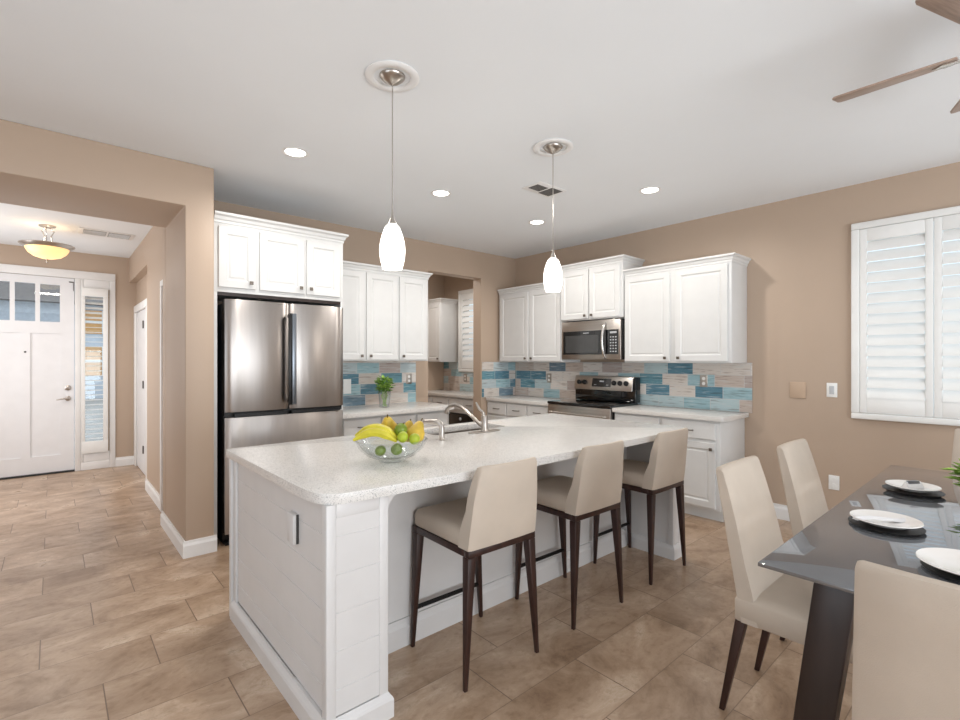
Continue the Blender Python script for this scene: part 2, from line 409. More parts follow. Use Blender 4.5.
# ---------------------------------------------------------------- doors
RECESS = [(0, -0.0), (0.004, -0.0)]
def hdoor(x0, x1, z0, z1, panes, panels, name, th=0.045):
    """ slab facing -Y at local y 0..th made of members around recessed panels and panes """
    mb = MB()
    xs = sorted({x0, x1, *[v for r in panes + panels for v in r[:2]]}); zs = sorted({z0, z1, *[v for r in panes + panels for v in r[2:4]]})
    for a, b in zip(xs, xs[1:]):
        for p, q in zip(zs, zs[1:]):
            mx, mz = (a + b) / 2, (p + q) / 2
            if any(r[0] < mx < r[1] and r[2] < mz < r[3] for r in panes): continue
            rec = any(r[0] < mx < r[1] and r[2] < mz < r[3] for r in panels)
            mb.box(a, b, 0.018 if rec else 0.0, th, p, q)
    bmesh.ops.remove_doubles(mb.bm, verts=mb.bm.verts, dist=1e-5)
    return mb
# front door with three small panes
d1 = struct(thing('door_1', None, None, (0, YF + 0.02, 0)))
panes = [(-0.665, -0.455, 1.83, 2.27), (-0.375, -0.155, 1.83, 2.27), (-0.115, 0.065, 1.83, 2.27)]
panes = [(-0.553, -0.374, 1.83, 2.28), (-0.332, -0.156, 1.83, 2.28), (-0.113, 0.066, 1.83, 2.28)]
panels = [(-0.60, -0.47, 0.22, 1.69), (-0.42, -0.25, 0.22, 1.69), (-0.19, 0.065, 0.22, 1.69)]
panels = [(-0.62, -0.285, 0.22, 1.69), (-0.20, 0.072, 0.22, 1.69)]
slab = hdoor(-0.74, 0.199, 0.02, 2.372, panes, panels, 'door_slab').build('door_slab', 'door_white', d1)
for p in panes:
    MB().box(p[0], p[1], 0.018, 0.026, p[2], p[3]).build('window_pane', 'window_glass', d1)
mb = MB().box(-0.80, -0.742, -0.025, 0.06, 0, 2.375).box(0.206, 0.262, -0.04, 0.06, 0, 2.375).box(0.2625, 0.5445, -0.04, -0.021, 0, 0.10).box(-0.80, 0.605, -0.04, -0.0, 2.376, 2.47).box(0.545, 0.605, -0.04, -0.021, 0, 2.375).box(0.2625, 0.286, -0.04, -0.021, 0.101, 2.375).box(0.2865, 0.5445, -0.036, -0.021, 2.26, 2.375).box(0.2865, 0.5445, -0.036, -0.021, 0.101, 0.215)
mb.build('door_casing', 'white_trim', d1, bevel=0.004)
MB().box(-0.74, 0.204, -0.03, 0.05, 0.0, 0.018).build('threshold', 'black_plastic', d1)
o = sm(MB().lathe([(0.001, 0), (0.032, 0.002), (0.032, 0.012), (0.02, 0.02), (0.001, 0.022)], 20).build('deadbolt', 'nickel', d1)); o.rotation_euler = (PI / 2, 0, 0); o.location = (0.14, 0, 1.03)
o = sm(MB().lathe([(0.001, 0), (0.03, 0.002), (0.028, 0.014), (0.012, 0.02), (0.011, 0.05), (0.001, 0.052)], 20).build('lever_rose', 'nickel', d1)); o.rotation_euler = (PI / 2, 0, 0); o.location = (0.14, 0, 0.90)
sm(MB().tube([(0.14, -0.05, 0.90), (0.10, -0.055, 0.902), (0.06, -0.052, 0.893), (0.035, -0.045, 0.889)], [0.011, 0.010, 0.009, 0.007], 10).build('lever_handle', 'nickel', d1))
o = sm(MB().lathe([(0.001, 0), (0.011, 0.001), (0.008, 0.006), (0.001, 0.007)], 14).build('peephole', 'slot_dark', d1)); o.rotation_euler = (PI / 2, 0, 0); o.location = (-0.243, 0, 1.465)
MB().box(0.150, 0.197, -0.006, 0, 2.32, 2.333).box(0.190, 0.197, -0.006, 0, 2.22, 2.32).build('door_contact', 'hinge_metal', d1)

# sidelight with blind
w3 = struct(thing('window_3', None, None, (0, YF, 0)))
MB().box(0.286, 0.504, 0.06, 0.066, 0.24, 2.24).build('window_pane', 'window_glass', w3)
mb = MB().box(0.268, 0.528, -0.055, -0.037, 0.212, 0.36).box(0.268, 0.528, -0.055, -0.037, 2.16, 2.265).box(0.268, 0.303, -0.055, -0.037, 0.36, 2.16).box(0.478, 0.528, -0.055, -0.037, 0.36, 2.16)
mb.build('blind_frame', 'shutter_white', w3, bevel=0.003)
mb = MB()
for k in range(30):
    z = 0.385 + k * 0.0605
    a = 0.16 + (0.5 if k > 24 else 0.0)
    mb.prism([(-0.020 * math.cos(a) - 0.012, z - 0.020 * math.sin(a)), (0.020 * math.cos(a) - 0.012, z + 0.020 * math.sin(a)), (0.020 * math.cos(a) - 0.012, z + 0.020 * math.sin(a) + 0.003), (-0.020 * math.cos(a) - 0.012, z - 0.020 * math.sin(a) + 0.003)], 'x', 0.302, 0.480)
mb.build('blind_slats', 'shutter_white', w3)

# hall door in the recess wall
d2 = struct(thing('door_2', None, None, (0.828, 0, 0)))
mb = MB().box(-0.03, -0.001, 7.66, 7.795, 0, 1.98).box(-0.03, -0.001, 6.60, 6.72, 0, 1.98).box(-0.03, -0.001, 6.60, 7.795, 1.981, 2.07)
mb.build('door_casing', 'white_trim', d2, bevel=0.005)
MB().box(-0.008, -0.001, 6.73, 7.65, 0.01, 1.975).build('door_slab', 'door_white', d2)
for z in (0.25, 1.03, 1.75):
    MB().box(-0.02, -0.0085, 7.02, 7.07, z, z + 0.09).build('hinge', 'hinge_metal', d2)

# ---------------------------------------------------------------- windows with plantation shutters on the right wall
def shutter_window(name, y0, y1, z0, z1, npan, hole, tilt=1.12, pitch=0.078):
    """ built facing -X on the right wall; trim spans y0..y1 / z0..z1 """
    wn = struct(thing(name, None, None, (XB, y1, 0), RZB))      # local x runs to -Y, local -y into the room
    W = y1 - y0; f = 0.052
    mb = MB().box(0, W, -0.035, -0.001, z0, z0 + 0.045).box(0, W, -0.035, -0.001, z1 - f, z1).box(0, f, -0.035, -0.001, z0 + 0.0455, z1 - f - 0.0005).box(W - f, W, -0.035, -0.001, z0 + 0.0455, z1 - f - 0.0005)
    mb.build('window_frame', 'shutter_white', wn, bevel=0.006)
    pw = (W - 2 * f) / npan
    a, b = z0 + 0.05, z1 - f - 0.003
    for k in range(npan):
        x0, x1 = f + k * pw + 0.0015, f + (k + 1) * pw - 0.0015
        st, rt, rb = 0.044, 0.095, 0.115
        p = MB().box(x0, x0 + st, -0.030, -0.004, a, b).box(x1 - st, x1, -0.030, -0.004, a, b).box(x0 + st, x1 - st, -0.030, -0.004, b - rt, b).box(x0 + st, x1 - st, -0.030, -0.004, a, a + rb).build('shutter_panel', 'shutter_white', wn, bevel=0.003)
        mb = MB(); n = int((b - rt - a - rb) / pitch); pit = (b - rt - a - rb) / n
        for i in range(n):
            zc = a + rb + pit * (i + 0.5); hw = 0.046; th = 0.0055
            pts = []
            for t in range(12):
                ang = 2 * PI * t / 12; u, v = hw * math.cos(ang), th * math.sin(ang)
                pts.append((-0.017 + u * math.cos(tilt) - v * math.sin(tilt), zc + u * math.sin(tilt) + v * math.cos(tilt)))
            mb.prism(pts, 'x', x0 + st + 0.001, x1 - st - 0.001)
        sm(mb.build('louvers', 'shutter_white', p))
    h0, h1 = y1 - hole[1], y1 - hole[0]
    MB().box(h0 + 0.001, h1 - 0.001, 0.09, 0.096, hole[2] + 0.001, hole[3] - 0.001).build('window_pane', 'window_glass', wn)
    xm = (h0 + h1) / 2
    MB().box(xm - 0.02, xm + 0.02, 0.07, 0.089, hole[2] + 0.001, hole[3] - 0.001).build('mullion', 'shutter_white', wn)
    return wn
shutter_window('window_1', -0.845, 0.948, 0.914, 2.432, 4, W1)
shutter_window('window_2', 4.86, 5.85, 1.19, 2.43, 2, W2)

# ---------------------------------------------------------------- cabinets
DOOR_RINGS = [(0.0, -0.017), (0.003, -0.02), (0.052, -0.02), (0.056, -0.017), (0.063, -0.012), (0.072, -0.012), (0.080, -0.016), (0.088, -0.016)]
DRAWER_RINGS = [(0.0, -0.015), (0.006, -0.02), (0.02, -0.02)]
def add_door(p, u0, u1, z0, z1, knob=None, mat='cabinet_white', y=0.0):
    o = MB().panel(u0, u1, z0, z1, [(i, yy) for i, yy in DOOR_RINGS], -0.0005).build('door', mat, p); o.location.y = y
    if knob: add_knob(o, *knob)
    return o
def add_knob(p, x, z):
    mb = MB().box(x - 0.005, x + 0.005, -0.034, -0.0195, z - 0.005, z + 0.005).box(x - 0.013, x + 0.013, -0.045, -0.034, z - 0.013, z + 0.013)
    return mb.build('knob', 'knob_metal', p, bevel=0.002)
def add_drawer(p, u0, u1, z0, z1, pull=True, mat='cabinet_white'):
    o = MB().panel(u0, u1, z0, z1, DRAWER_RINGS, -0.0005).build('drawer', mat, p)
    if pull:
        xc, zc = (u0 + u1) / 2, (z0 + z1) / 2; L = min(0.10, (u1 - u0) * 0.4)
        mb = MB().tube([(xc - L / 2, -0.0195, zc), (xc - L / 2 + 0.006, -0.04, zc), (xc - L / 4, -0.047, zc), (xc + L / 4, -0.047, zc), (xc + L / 2 - 0.006, -0.04, zc), (xc + L / 2, -0.0195, zc)], 0.005, 8)
        sm(mb.build('handle', 'knob_metal', o))
    return o
def crown(p, w_, d, z, oL, oR, out=0.036, h=0.065, mat='cabinet_white'):
    prof = [(0.0, 0.0), (0.006, 0.0), (0.006, 0.018), (0.014, 0.026), (out * 0.55, h * 0.62), (out * 0.9, h * 0.74), (out, h * 0.78), (out, h), (0.0, h)]
    rings = []
    for o, dz in prof:
        l, r = (o if oL else 0), (o if oR else 0)
        rings.append([(-l, d, z + dz), (-l, -o, z + dz), (w_ + r, -o, z + dz), (w_ + r, d, z + dz)])
    return MB().loft(rings).build('crown_molding', mat, p)
def upper(name, label, loc, rz, w_, d, h, doors, crL=True, crR=True, crown_h=0.068, group=None, recess=0.0):
    t = thing(name, label, 'cabinet', loc, rz, group)
    MB().box(0, w_, 0, d, 0, h).build('body', 'cabinet_white', t, bevel=0.002)
    for (u0, u1, z0, z1, kn) in doors: add_door(t, u0, u1, z0, z1, kn)
    if crown_h: crown(t, w_, d, h - 0.02, crL, crR, h=crown_h)
    return t
UZ = 1.345
# --- back wall, left run
upper('wall_cabinet', 'white wall cabinet of three doors between the refrigerator and the doorway', (1.915, 4.31, 1.36), 0, 1.122, 0.338, 0.895,
      [(0.005, 0.36, 0.012, 0.865, (0.325, 0.05)), (0.385, 0.735, 0.012, 0.865, (0.42, 0.05)), (0.76, 1.095, 0.012, 0.865, (0.795, 0.05))], crL=False)
# --- over the refrigerator, with tall side panels
t = thing('refrigerator_cabinet', 'white cabinet over the refrigerator with three doors, tall sides and a crown', 'cabinet', (0.888, 3.97, 0))
MB().box(0.0, 1.01, 0.0, 0.675, 1.875, 2.40).build('body', 'cabinet_white', t, bevel=0.002)
MB().box(0.0, 0.022, 0.0, 0.675, 0.0, 1.874).build('side_panel', 'cabinet_white', t)
MB().box(0.988, 1.01, 0.0, 0.675, 0.0, 1.874).build('side_panel', 'cabinet_white', t)
MB().box(0.024, 0.986, 0.004, 0.02, 1.85, 1.874).build('filler_strip', 'espresso', t)
add_door(t, 0.028, 0.285, 1.91, 2.36, (0.25, 1.955)); add_door(t, 0.315, 0.665, 1.91, 2.36, (0.632, 1.955)); add_door(t, 0.685, 0.975, 1.91, 2.36, (0.715, 1.955))
crown(t, 1.01, 0.675, 2.385, False, True, h=0.075)
# --- right wall uppers (local x runs towards -Y, from the corner)
dU = XB - 4.38 - 0.002
upper('wall_cabinet', 'white wall cabinet with two tall doors beside the corner, left of the microwave', (4.38, 4.61, UZ), RZB, 1.045, dU, 0.89,
      [(0.035, 0.525, 0.012, 0.86, (0.49, 0.045)), (0.555, 1.03, 0.012, 0.86, (0.59, 0.045))], crL=False, crR=False)
upper('wall_cabinet', 'white short cabinet raised above the microwave, taller than its neighbours', (4.352, 3.562, 1.805), RZB, 0.80, dU + 0.028, 0.58,
      [(0.012, 0.385, 0.014, 0.548, (0.352, 0.045)), (0.405, 0.775, 0.014, 0.548, (0.44, 0.045))])
upper('wall_cabinet', 'white wall cabinet with two wide doors between the microwave and bare tan wall', (4.38, 2.757, UZ), RZB, 1.04, dU, 0.89,
      [(0.012, 0.488, 0.014, 0.858, (0.45, 0.045)), (0.543, 1.012, 0.014, 0.858, (0.58, 0.045))], crL=False)

# --- base cabinets
CT = 0.894; CTH = 0.038; BZ = CT - CTH - 0.001
def base_cab(label, loc, rz, w_, d, units, endL=False, endR=False, h=BZ, kick_to=None):
    t = thing('base_cabinet', label, 'cabinet', loc, rz)
    MB().box(0, w_, 0, d, 0.095, h).build('body', 'cabinet_white', t, bevel=0.002)
    MB().box(0.0, w_, 0.055, d, 0.0, 0.094).build('toe_kick', 'cabinet_white', t)
    for (u0, u1) in units:
        add_drawer(t, u0, u1, h - 0.165, h - 0.022)
        add_door(t, u0, u1, 0.115, h - 0.19, ((u1 - 0.03), h - 0.24))
    return t
base_cab('white base cabinet of drawers over doors at the end right of the black range', (4.20, 2.757, 0), RZB, 1.02, XB - 4.20 - 0.002, [(0.02, 0.48), (0.51, 0.985)])
base_cab('white base cabinet of drawers between the corner and the range', (4.20, 4.645, 0), RZB, 1.045, XB - 4.20 - 0.002, [(0.03, 0.36), (0.38, 0.70), (0.72, 1.03)])
base_cab('white base cabinet between the refrigerator and the doorway, holding the flower vase counter', (1.915, 4.05, 0), 0, 1.20, YA - 4.05 - 0.002, [(0.02, 0.39), (0.41, 0.78), (0.80, 1.17)])

def counter(label, pts, name='countertop', bev=0.010, hole=None):
    bm = bmesh.new()
    def loop(p): 
        vs = [bm.verts.new((x, y, CT)) for x, y in p]
        return [bm.edges.new((vs[i], vs[(i + 1) % len(vs)])) for i in range(len(vs))]
    es = loop(pts)
    if hole: es += loop(hole)
    r = bmesh.ops.triangle_fill(bm, use_beauty=True, use_dissolve=False, edges=es)
    fs = [f for f in r['geom'] if isinstance(f, bmesh.types.BMFace)]
    e = bmesh.ops.extrude_face_region(bm, geom=fs)
    for v in [v for v in e['geom'] if isinstance(v, bmesh.types.BMVert)]: v.co.z -= CTH
    mb = MB(); mb.bm.free(); mb.bm = bm
    bmesh.ops.recalc_face_normals(bm, faces=bm.faces)
    o = mb.build(name, 'quartz', None, bevel=bev, seg=3, angle=60)
    tag(o, label, 'countertop'); return o
def round_rect(x0, x1, y0, y1, rads, n=8):
    """ rads: corner radii (x0y0, x1y0, x1y1, x0y1) """
    out = []
    for (cx, cy, r, a0) in ((x0 + rads[0], y0 + rads[0], rads[0], PI), (x1 - rads[1], y0 + rads[1], rads[1], 1.5 * PI), (x1 - rads[2], y1 - rads[2], rads[2], 0), (x0 + rads[3], y1 - rads[3], rads[3], PI / 2)):
        for k in range(n + 1):
            a = a0 + PI / 2 * k / n; out.append((cx + r * math.cos(a), cy + r * math.sin(a)))
    return out
counter('short white quartz countertop right of the black range', round_rect(4.165, XB - 0.002, 1.70, 2.765, (0.03, 0.004, 0.004, 0.004), 4))
counter('white quartz countertop in the corner left of the black range', round_rect(4.165, XB - 0.002, 3.592, 4.6365, (0.004,) * 4, 3))
counter('white quartz countertop beside the refrigerator under the flower vase', round_rect(1.905, 3.17, 3.99, YA - 0.002, (0.004, 0.05, 0.004, 0.004), 5))

# backsplashes (origin at their lower corner, so the tile pattern follows)
def splash(label, loc, rz, w_, h, mat, extra=None):
    mb = MB().box(0, w_, 0, 0.010, 0, h)
    if extra: mb.box(*extra)
    o = mb.build('backsplash', mat); o.location = loc; o.rotation_euler = (0, 0, rz)
    tag(o, label, 'backsplash'); return o
splash('blue and cream tile backsplash behind the range along the right wall', (XB - 0.012, 4.637, CT + 0.001), RZB, 2.964, 0.449, 'backsplash_tile')
splash('pale blue tile backsplash beside the refrigerator behind the flower vase', (1.915, YA - 0.012, CT + 0.001), 0, 1.185, 0.463, 'backsplash_tile_alcove')
splash('grey blue tile backsplash in the small room seen through the doorway', (XB - 0.012, 6.248, CT + 0.001), RZB, 1.44, 0.29, 'backsplash_tile_pantry', (0, 0.395, 0, 0.010, 0.291, 0.45))

splash('narrow strip of blue tile between the doorway and the corner cabinet', (4.11, YA - 0.012, CT + 0.001), 0, 0.596, 0.449, 'backsplash_tile_alcove')
# --- pantry beyond the doorway
upper('wall_cabinet', 'narrow white wall cabinet in the corner of the room beyond the doorway', (4.38, 6.246, 1.34), RZB, 0.366, dU, 0.91, [(0.01, 0.355, 0.012, 0.88, (0.325, 0.05))], crL=False)
t = thing('base_cabinet', 'white base cabinet with drawers in the room beyond the doorway', 'cabinet', (4.20, 6.246, 0), RZB)
MB().box(0, 0.80, 0, XB - 4.202, 0.095, BZ).build('body', 'cabinet_white', t)
MB().box(0.802, 1.40, 0, XB - 4.202, 0.64, BZ).build('upper_body', 'cabinet_white', t)
MB().box(0, 0.80, 0.055, XB - 4.202, 0.0, 0.094).build('toe_kick', 'cabinet_white', t)
for u0, u1 in ((0.03, 0.40), (0.42, 0.79), (0.81, 1.12), (1.13, 1.39)): add_drawer(t, u0, u1, BZ - 0.165, BZ - 0.022)
for u0, u1 in ((0.03, 0.40), (0.42, 0.79)): add_door(t, u0, u1, 0.115, BZ - 0.19, (u1 - 0.03, BZ - 0.24))
t = thing('wine_cooler', 'black built-in appliance with a white dial beneath the drawers beyond the doorway', 'appliance', (4.20, 5.44, 0), RZB)
MB().box(0.002, 0.59, 0.0, 0.5, 0.0, 0.636).build('body', 'black_plastic', t, bevel=0.004)
o = MB().box(0.01, 0.58, -0.018, -0.001, 0.05, 0.62).build('door', 'black_glass', t, bevel=0.003)
o = sm(MB().lathe([(0.001, 0), (0.022, 0.001), (0.018, 0.012), (0.001, 0.014)], 18).build('dial', 'button_white', t)); o.rotation_euler = (PI / 2, 0, 0); o.location = (0.27, -0.0185, 0.565)
counter('white quartz countertop in the room beyond the doorway', round_rect(4.165, XB - 0.002, 4.81, 6.248, (0.004,) * 4, 3))

# ---------------------------------------------------------------- refrigerator
t = thing('refrigerator', 'stainless steel french door refrigerator set under the white cabinet', 'refrigerator', (0.945, 3.88, 0))
FW, FT = 0.922, 1.818
MB().box(0.0, FW, 0.095, 0.72, 0.02, 1.79).build('body', 'black_plastic', t, bevel=0.004)
def fridge_door(x0, x1, z0, z1, nm):
    # gently crowned door front
    n = 10; pts = [(x0, 0.09)]
    for k in range(n + 1):
        u = k / n; x = x0 + (x1 - x0) * u
        pts.append((x, 0.0 + 0.012 * (2 * u - 1) ** 2 + (0.012 if k in (0, n) else 0)))
    pts.append((x1, 0.09))
    return sm(MB().prism(pts, 'z', z0, z1).build(nm, 'steel', t, bevel=0.003), 30)
dl = fridge_door(0.0, 0.462, 0.985, FT, 'door'); dr = fridge_door(0.468, FW, 0.985, FT, 'door')
for p, x in ((dl, 0.440), (dr, 0.464)):
    wd = 0.020 if p is dl else 0.034
    h = MB().box(x, x + wd, -0.050, -0.026, 1.02, 1.735).box(x + 0.003, x + wd - 0.003, -0.0255, 0.004, 1.03, 1.06).box(x + 0.003, x + wd - 0.003, -0.0255, 0.004, 1.70, 1.73)
    h.build('handle', 'black_plastic' if p is dl else 'handle_grey', p, bevel=0.004)
MB().box(0.003, FW - 0.003, 0.045, 0.09, 0.950, 0.984).build('drawer_gap', 'black_plastic', t)
fz = fridge_door(0.0, FW, 0.09, 0.945, 'freezer_drawer')
MB().box(0.06, 0.44, -0.004, 0.012, 0.947, 0.972).build('handle_recess', 'black_plastic', fz)
MB().box(0.475, 0.885, -0.004, 0.012, 0.947, 0.972).build('handle_recess', 'black_plastic', fz)
MB().box(0.01, FW - 0.01, 0.05, 0.4, 0.0, 0.019).build('feet_grille', 'black_plastic', t)

# ---------------------------------------------------------------- microwave (faces -X)
t = thing('microwave', 'stainless over-the-range microwave mounted under the short raised cabinet', 'microwave', (4.345, 3.545, 1.375), RZB)
MW, MH = 0.775, 0.418
MB().box(0.0, MW, 0.03, 0.36, 0.0, MH).build('body', 'black_plastic', t, bevel=0.003)
MB().box(0.0, MW - 0.012, 0.0, 0.029, 0.0, MH).build('door', 'steel_brushed', t, bevel=0.004)
MB().box(0.025, 0.572, -0.004, -0.0005, 0.055, 0.31).build('door_glass', 'black_glass', t)
MB().box(0.06, 0.50, -0.006, -0.0045, 0.075, 0.262).build('window_pane', 'micro_window', t)
MB().box(0.578, 0.738, -0.004, -0.0005, 0.055, 0.31).build('control_panel', 'black_glass', t)
MB().box(0.30, 0.375, -0.0065, -0.0045, 0.282, 0.290).build('badge', 'button_white', t)
mb = MB()
for r in range(6):
    for c in range(3): mb.box(0.640 + c * 0.031, 0.656 + c * 0.031, -0.0055, -0.0042, 0.078 + r * 0.03, 0.090 + r * 0.03)
mb.box(0.64, 0.718, -0.0055, -0.0042, 0.272, 0.292)
mb.build('keypad', 'button_white', t)
sm(MB().tube([(0.585, -0.002, 0.375), (0.583, -0.035, 0.345), (0.577, -0.050, 0.26), (0.575, -0.053, 0.20), (0.577, -0.050, 0.13), (0.583, -0.035, 0.045), (0.585, -0.002, 0.02)], 0.014, 12).build('handle', 'chrome', t))

# ---------------------------------------------------------------- range (faces -X)
t = thing('range', 'freestanding electric range in steel and black glass below the microwave', 'stove', (4.17, 3.588, 0), RZB)
RW = 0.818
MB().box(0.003, RW - 0.003, 0.02, 0.53, 0.03, 0.885).build('body', 'black_plastic', t, bevel=0.003)
MB().box(0.0, RW, -0.025, 0.49, 0.887, 0.915).build('cooktop', 'black_glass', t, bevel=0.006)
o = MB().box(0.004, RW - 0.004, -0.020, 0.019, 0.19, 0.882).build('oven_door', 'steel_brushed', t, bevel=0.004)
MB().box(0.12, RW - 0.12, -0.023, -0.0205, 0.32, 0.70).build('window_pane', 'black_glass', o)
sm(MB().tube([(0.06, -0.02, 0.80), (0.06, -0.062, 0.80), (RW - 0.06, -0.062, 0.80), (RW - 0.06, -0.02, 0.80)], 0.011, 10).build('handle', 'steel_brushed', o))
MB().box(0.004, RW - 0.004, -0.016, 0.019, 0.04, 0.18).build('storage_drawer', 'steel_brushed', t, bevel=0.004)
MB().box(0.02, RW - 0.02, 0.03, 0.5, 0.0, 0.03).build('feet', 'black_plastic', t)
MB().box(0.035, RW, 0.435, 0.53, 0.916, 1.05).build('backguard', 'black_glass', t, bevel=0.004)
b_ = MB().prism([(0.410, 1.035), (0.53, 1.035), (0.53, 1.19), (0.445, 1.19)], 'x', 0.03, RW - 0.03).build('control_panel', 'steel_brushed', t, bevel=0.004)
MB().box(RW - 0.029, RW, 0.435, 0.53, 1.0505, 1.185).build('end_cap', 'black_plastic', t, bevel=0.003)
ang = math.atan2(0.035, 0.155)
for x in (0.10, 0.175, 0.565, 0.64, 0.715):
    o = sm(MB().lathe([(0.001, 0), (0.027, 0.001), (0.026, 0.018), (0.018, 0.026), (0.001, 0.027)], 20).build('knob', 'black_plastic', b_))
    o.rotation_euler = (PI / 2 - ang, 0, 0); o.location = (x, 0.4265, 1.117)
o = MB().box(0.0, 0.25, -0.004, -0.001, 0.0, 0.095).build('display', 'black_glass', b_); o.location = (0.275, 0.412 + 0.01, 1.07); o.rotation_euler = (-ang, 0, 0)
o = MB().box(0.10, 0.155, -0.0055, -0.0042, 0.055, 0.072).box(0.03, 0.06, -0.0055, -0.0042, 0.02, 0.026).box(0.19, 0.22, -0.0055, -0.0042, 0.02, 0.026).build('digits', 'button_white', b_); o.location = (0.275, 0.412 + 0.01, 1.07); o.rotation_euler = (-ang, 0, 0)

# ---------------------------------------------------------------- island
IX0, IX1, IY0, IY1 = 0.722, 3.32, 1.640, 2.745
t = thing('kitchen_island', 'white kitchen island base with shiplap end panel and corner posts', 'island', (0, 0, 0))
# shiplap boards: profile with v-grooves, along a face
def shiplap(axis, c, sgn, u0, u1, z0, z1, bh=0.137, start=None):
    pts = [(c, z0)]; z = z0 if start is None else start
    zz = z0
    pr = []
    k = z0
    pr.append((c + sgn * 0.010, z0))
    z = (start if start is not None else z0 + bh)
    while z < z1 - 0.01:
        pr += [(c + sgn * 0.010, z - 0.003), (c + sgn * 0.0075, z - 0.002), (c + sgn * 0.0075, z + 0.002), (c + sgn * 0.010, z + 0.003)]; z += bh
    pr.append((c + sgn * 0.010, z1))
    pts = [(c, z0)] + pr + [(c, z1)]
    return pts
HB = BZ
MB().box(IX0 + 0.022, 3.30, 2.02, 2.79, 0.0, HB).build('body', 'island_paint', t)
# end face (facing -X)
MB().prism(shiplap('x', IX0 + 0.021, -1, 0, 0, 0.10, HB, start=0.193), 'y', 1.68, 2.768).build('shiplap_panel', 'island_paint', t)
mb = MB().box(IX0, IX0 + 0.0215, 2.769, 2.815, 0.0, HB).box(IX0 - 0.012, IX0 + 0.02, 2.8155, 2.845, 0.0, HB)
mb.build('stile', 'island_paint', t, bevel=0.002)
# posts
for x0, x1 in ((IX0, 0.970), (3.205, 3.32)):
    p = MB().box(x0 + (0.022 if x0 < 2 else 0.012), x1 - 0.012, IY0 + 0.012, 2.018, 0.0, HB).build('post', 'island_paint', t)
    f = MB().box(x0, x0 + 0.036, IY0, IY0 + 0.038, 0, HB).box(x1 - 0.038, x1, IY0, IY0 + 0.038, 0, HB).box(x0 + 0.0365, x1 - 0.0385, IY0, IY0 + 0.0115, HB - 0.05, HB)
    if x0 > 2: f.box(x1 - 0.0115, x1, IY0 + 0.0385, 2.018, HB - 0.05, HB)
    f.build('post_frame', 'island_paint', t, bevel=0.002)
    MB().prism(shiplap('y', IY0 + 0.0118, -1, 0, 0, 0.10, HB - 0.05, start=0.193), 'x', x0 + 0.0365, x1 - 0.0385).build('shiplap_panel', 'island_paint', t)
    if x0 > 2: MB().prism(shiplap('x', (x0 + 0.0118) if x0 < 2 else (x1 - 0.0118), -1 if x0 < 2 else 1, 0, 0, 0.10, HB - 0.05, start=0.193), 'y', IY0 + 0.041, 2.017).build('shiplap_panel', 'island_paint', t)
    # base moulding around the post
    rings = []
    for o_, z in ((0.016, 0.0), (0.016, 0.068), (0.012, 0.078), (0.006, 0.086), (0.0005, 0.095)):
        rings.append([(x0 - o_, IY0 - o_, z), (x1 + o_, IY0 - o_, z), (x1 + o_, 1.96, z), (x0 - o_, 1.96, z)])
    MB().loft(rings).build('base_molding', 'island_paint', t)
    # curved bracket on the inner side
    s_, xe = (1, x1) if x0 < 2 else (-1, x0)
    pts = [(xe, HB)] + [(xe + s_ * 0.07 * (1 - math.sin(a * PI / 16)), HB - 0.07 + 0.07 * math.cos(a * PI / 16) - 0.0) for a in range(9)][::1]
    pts = [(xe + s_ * 0.001, HB - 0.001), (xe + s_ * 0.07, HB - 0.001)] + [(xe + s_ * (0.07 - 0.069 * math.sin(a * PI / 16)), HB - 0.071 + 0.069 * math.cos(a * PI / 16)) for a in range(1, 9)]
    MB().prism(pts, 'y', IY0 + 0.005, 2.0).build('bracket', 'island_paint', t)
rings = []
for o_, z in ((0.016, 0.0), (0.016, 0.068), (0.012, 0.078), (0.006, 0.086), (0.0005, 0.095)):
    rings.append([(IX0 - o_, 1.961, z), (IX0 + 0.01, 1.961, z), (IX0 + 0.01, 2.814, z), (IX0 - o_, 2.814, z)])
MB().loft(rings).build('base_molding', 'island_paint', t)
# knee-space back panel with baseboard
MB().box(0.959, 3.216, 2.005, 2.0195, 0.0, HB).build('back_panel', 'island_paint', t)
mb = MB(); base_run(mb, 'y', 2.0045, 0.987, 3.188, -1, 0.13, 0.018); mb.build('baseboard', 'island_paint', t)

SINK = (1.82, 2.46, 2.50, 2.76)
ISLAND_OUT = [(0.694, 1.86), (0.695, 1.80), (0.699, 1.745), (0.708, 1.70), (0.724, 1.666), (0.748, 1.642), (0.785, 1.628), (0.85, 1.620), (1.0, 1.612), (1.2, 1.603), (1.5, 1.594)] + [p for p in round_rect(0.692, 3.36, 1.592, 2.855, (0.11, 0.11, 0.03, 0.03), 10) if not (p[0] < 1.0 and p[1] < 2)]
hole = round_rect(SINK[0], SINK[1], SINK[2], SINK[3], (0.04,) * 4, 5)[::-1]
counter('long speckled white quartz top of the kitchen island', ISLAND_OUT, bev=0.012, hole=hole)
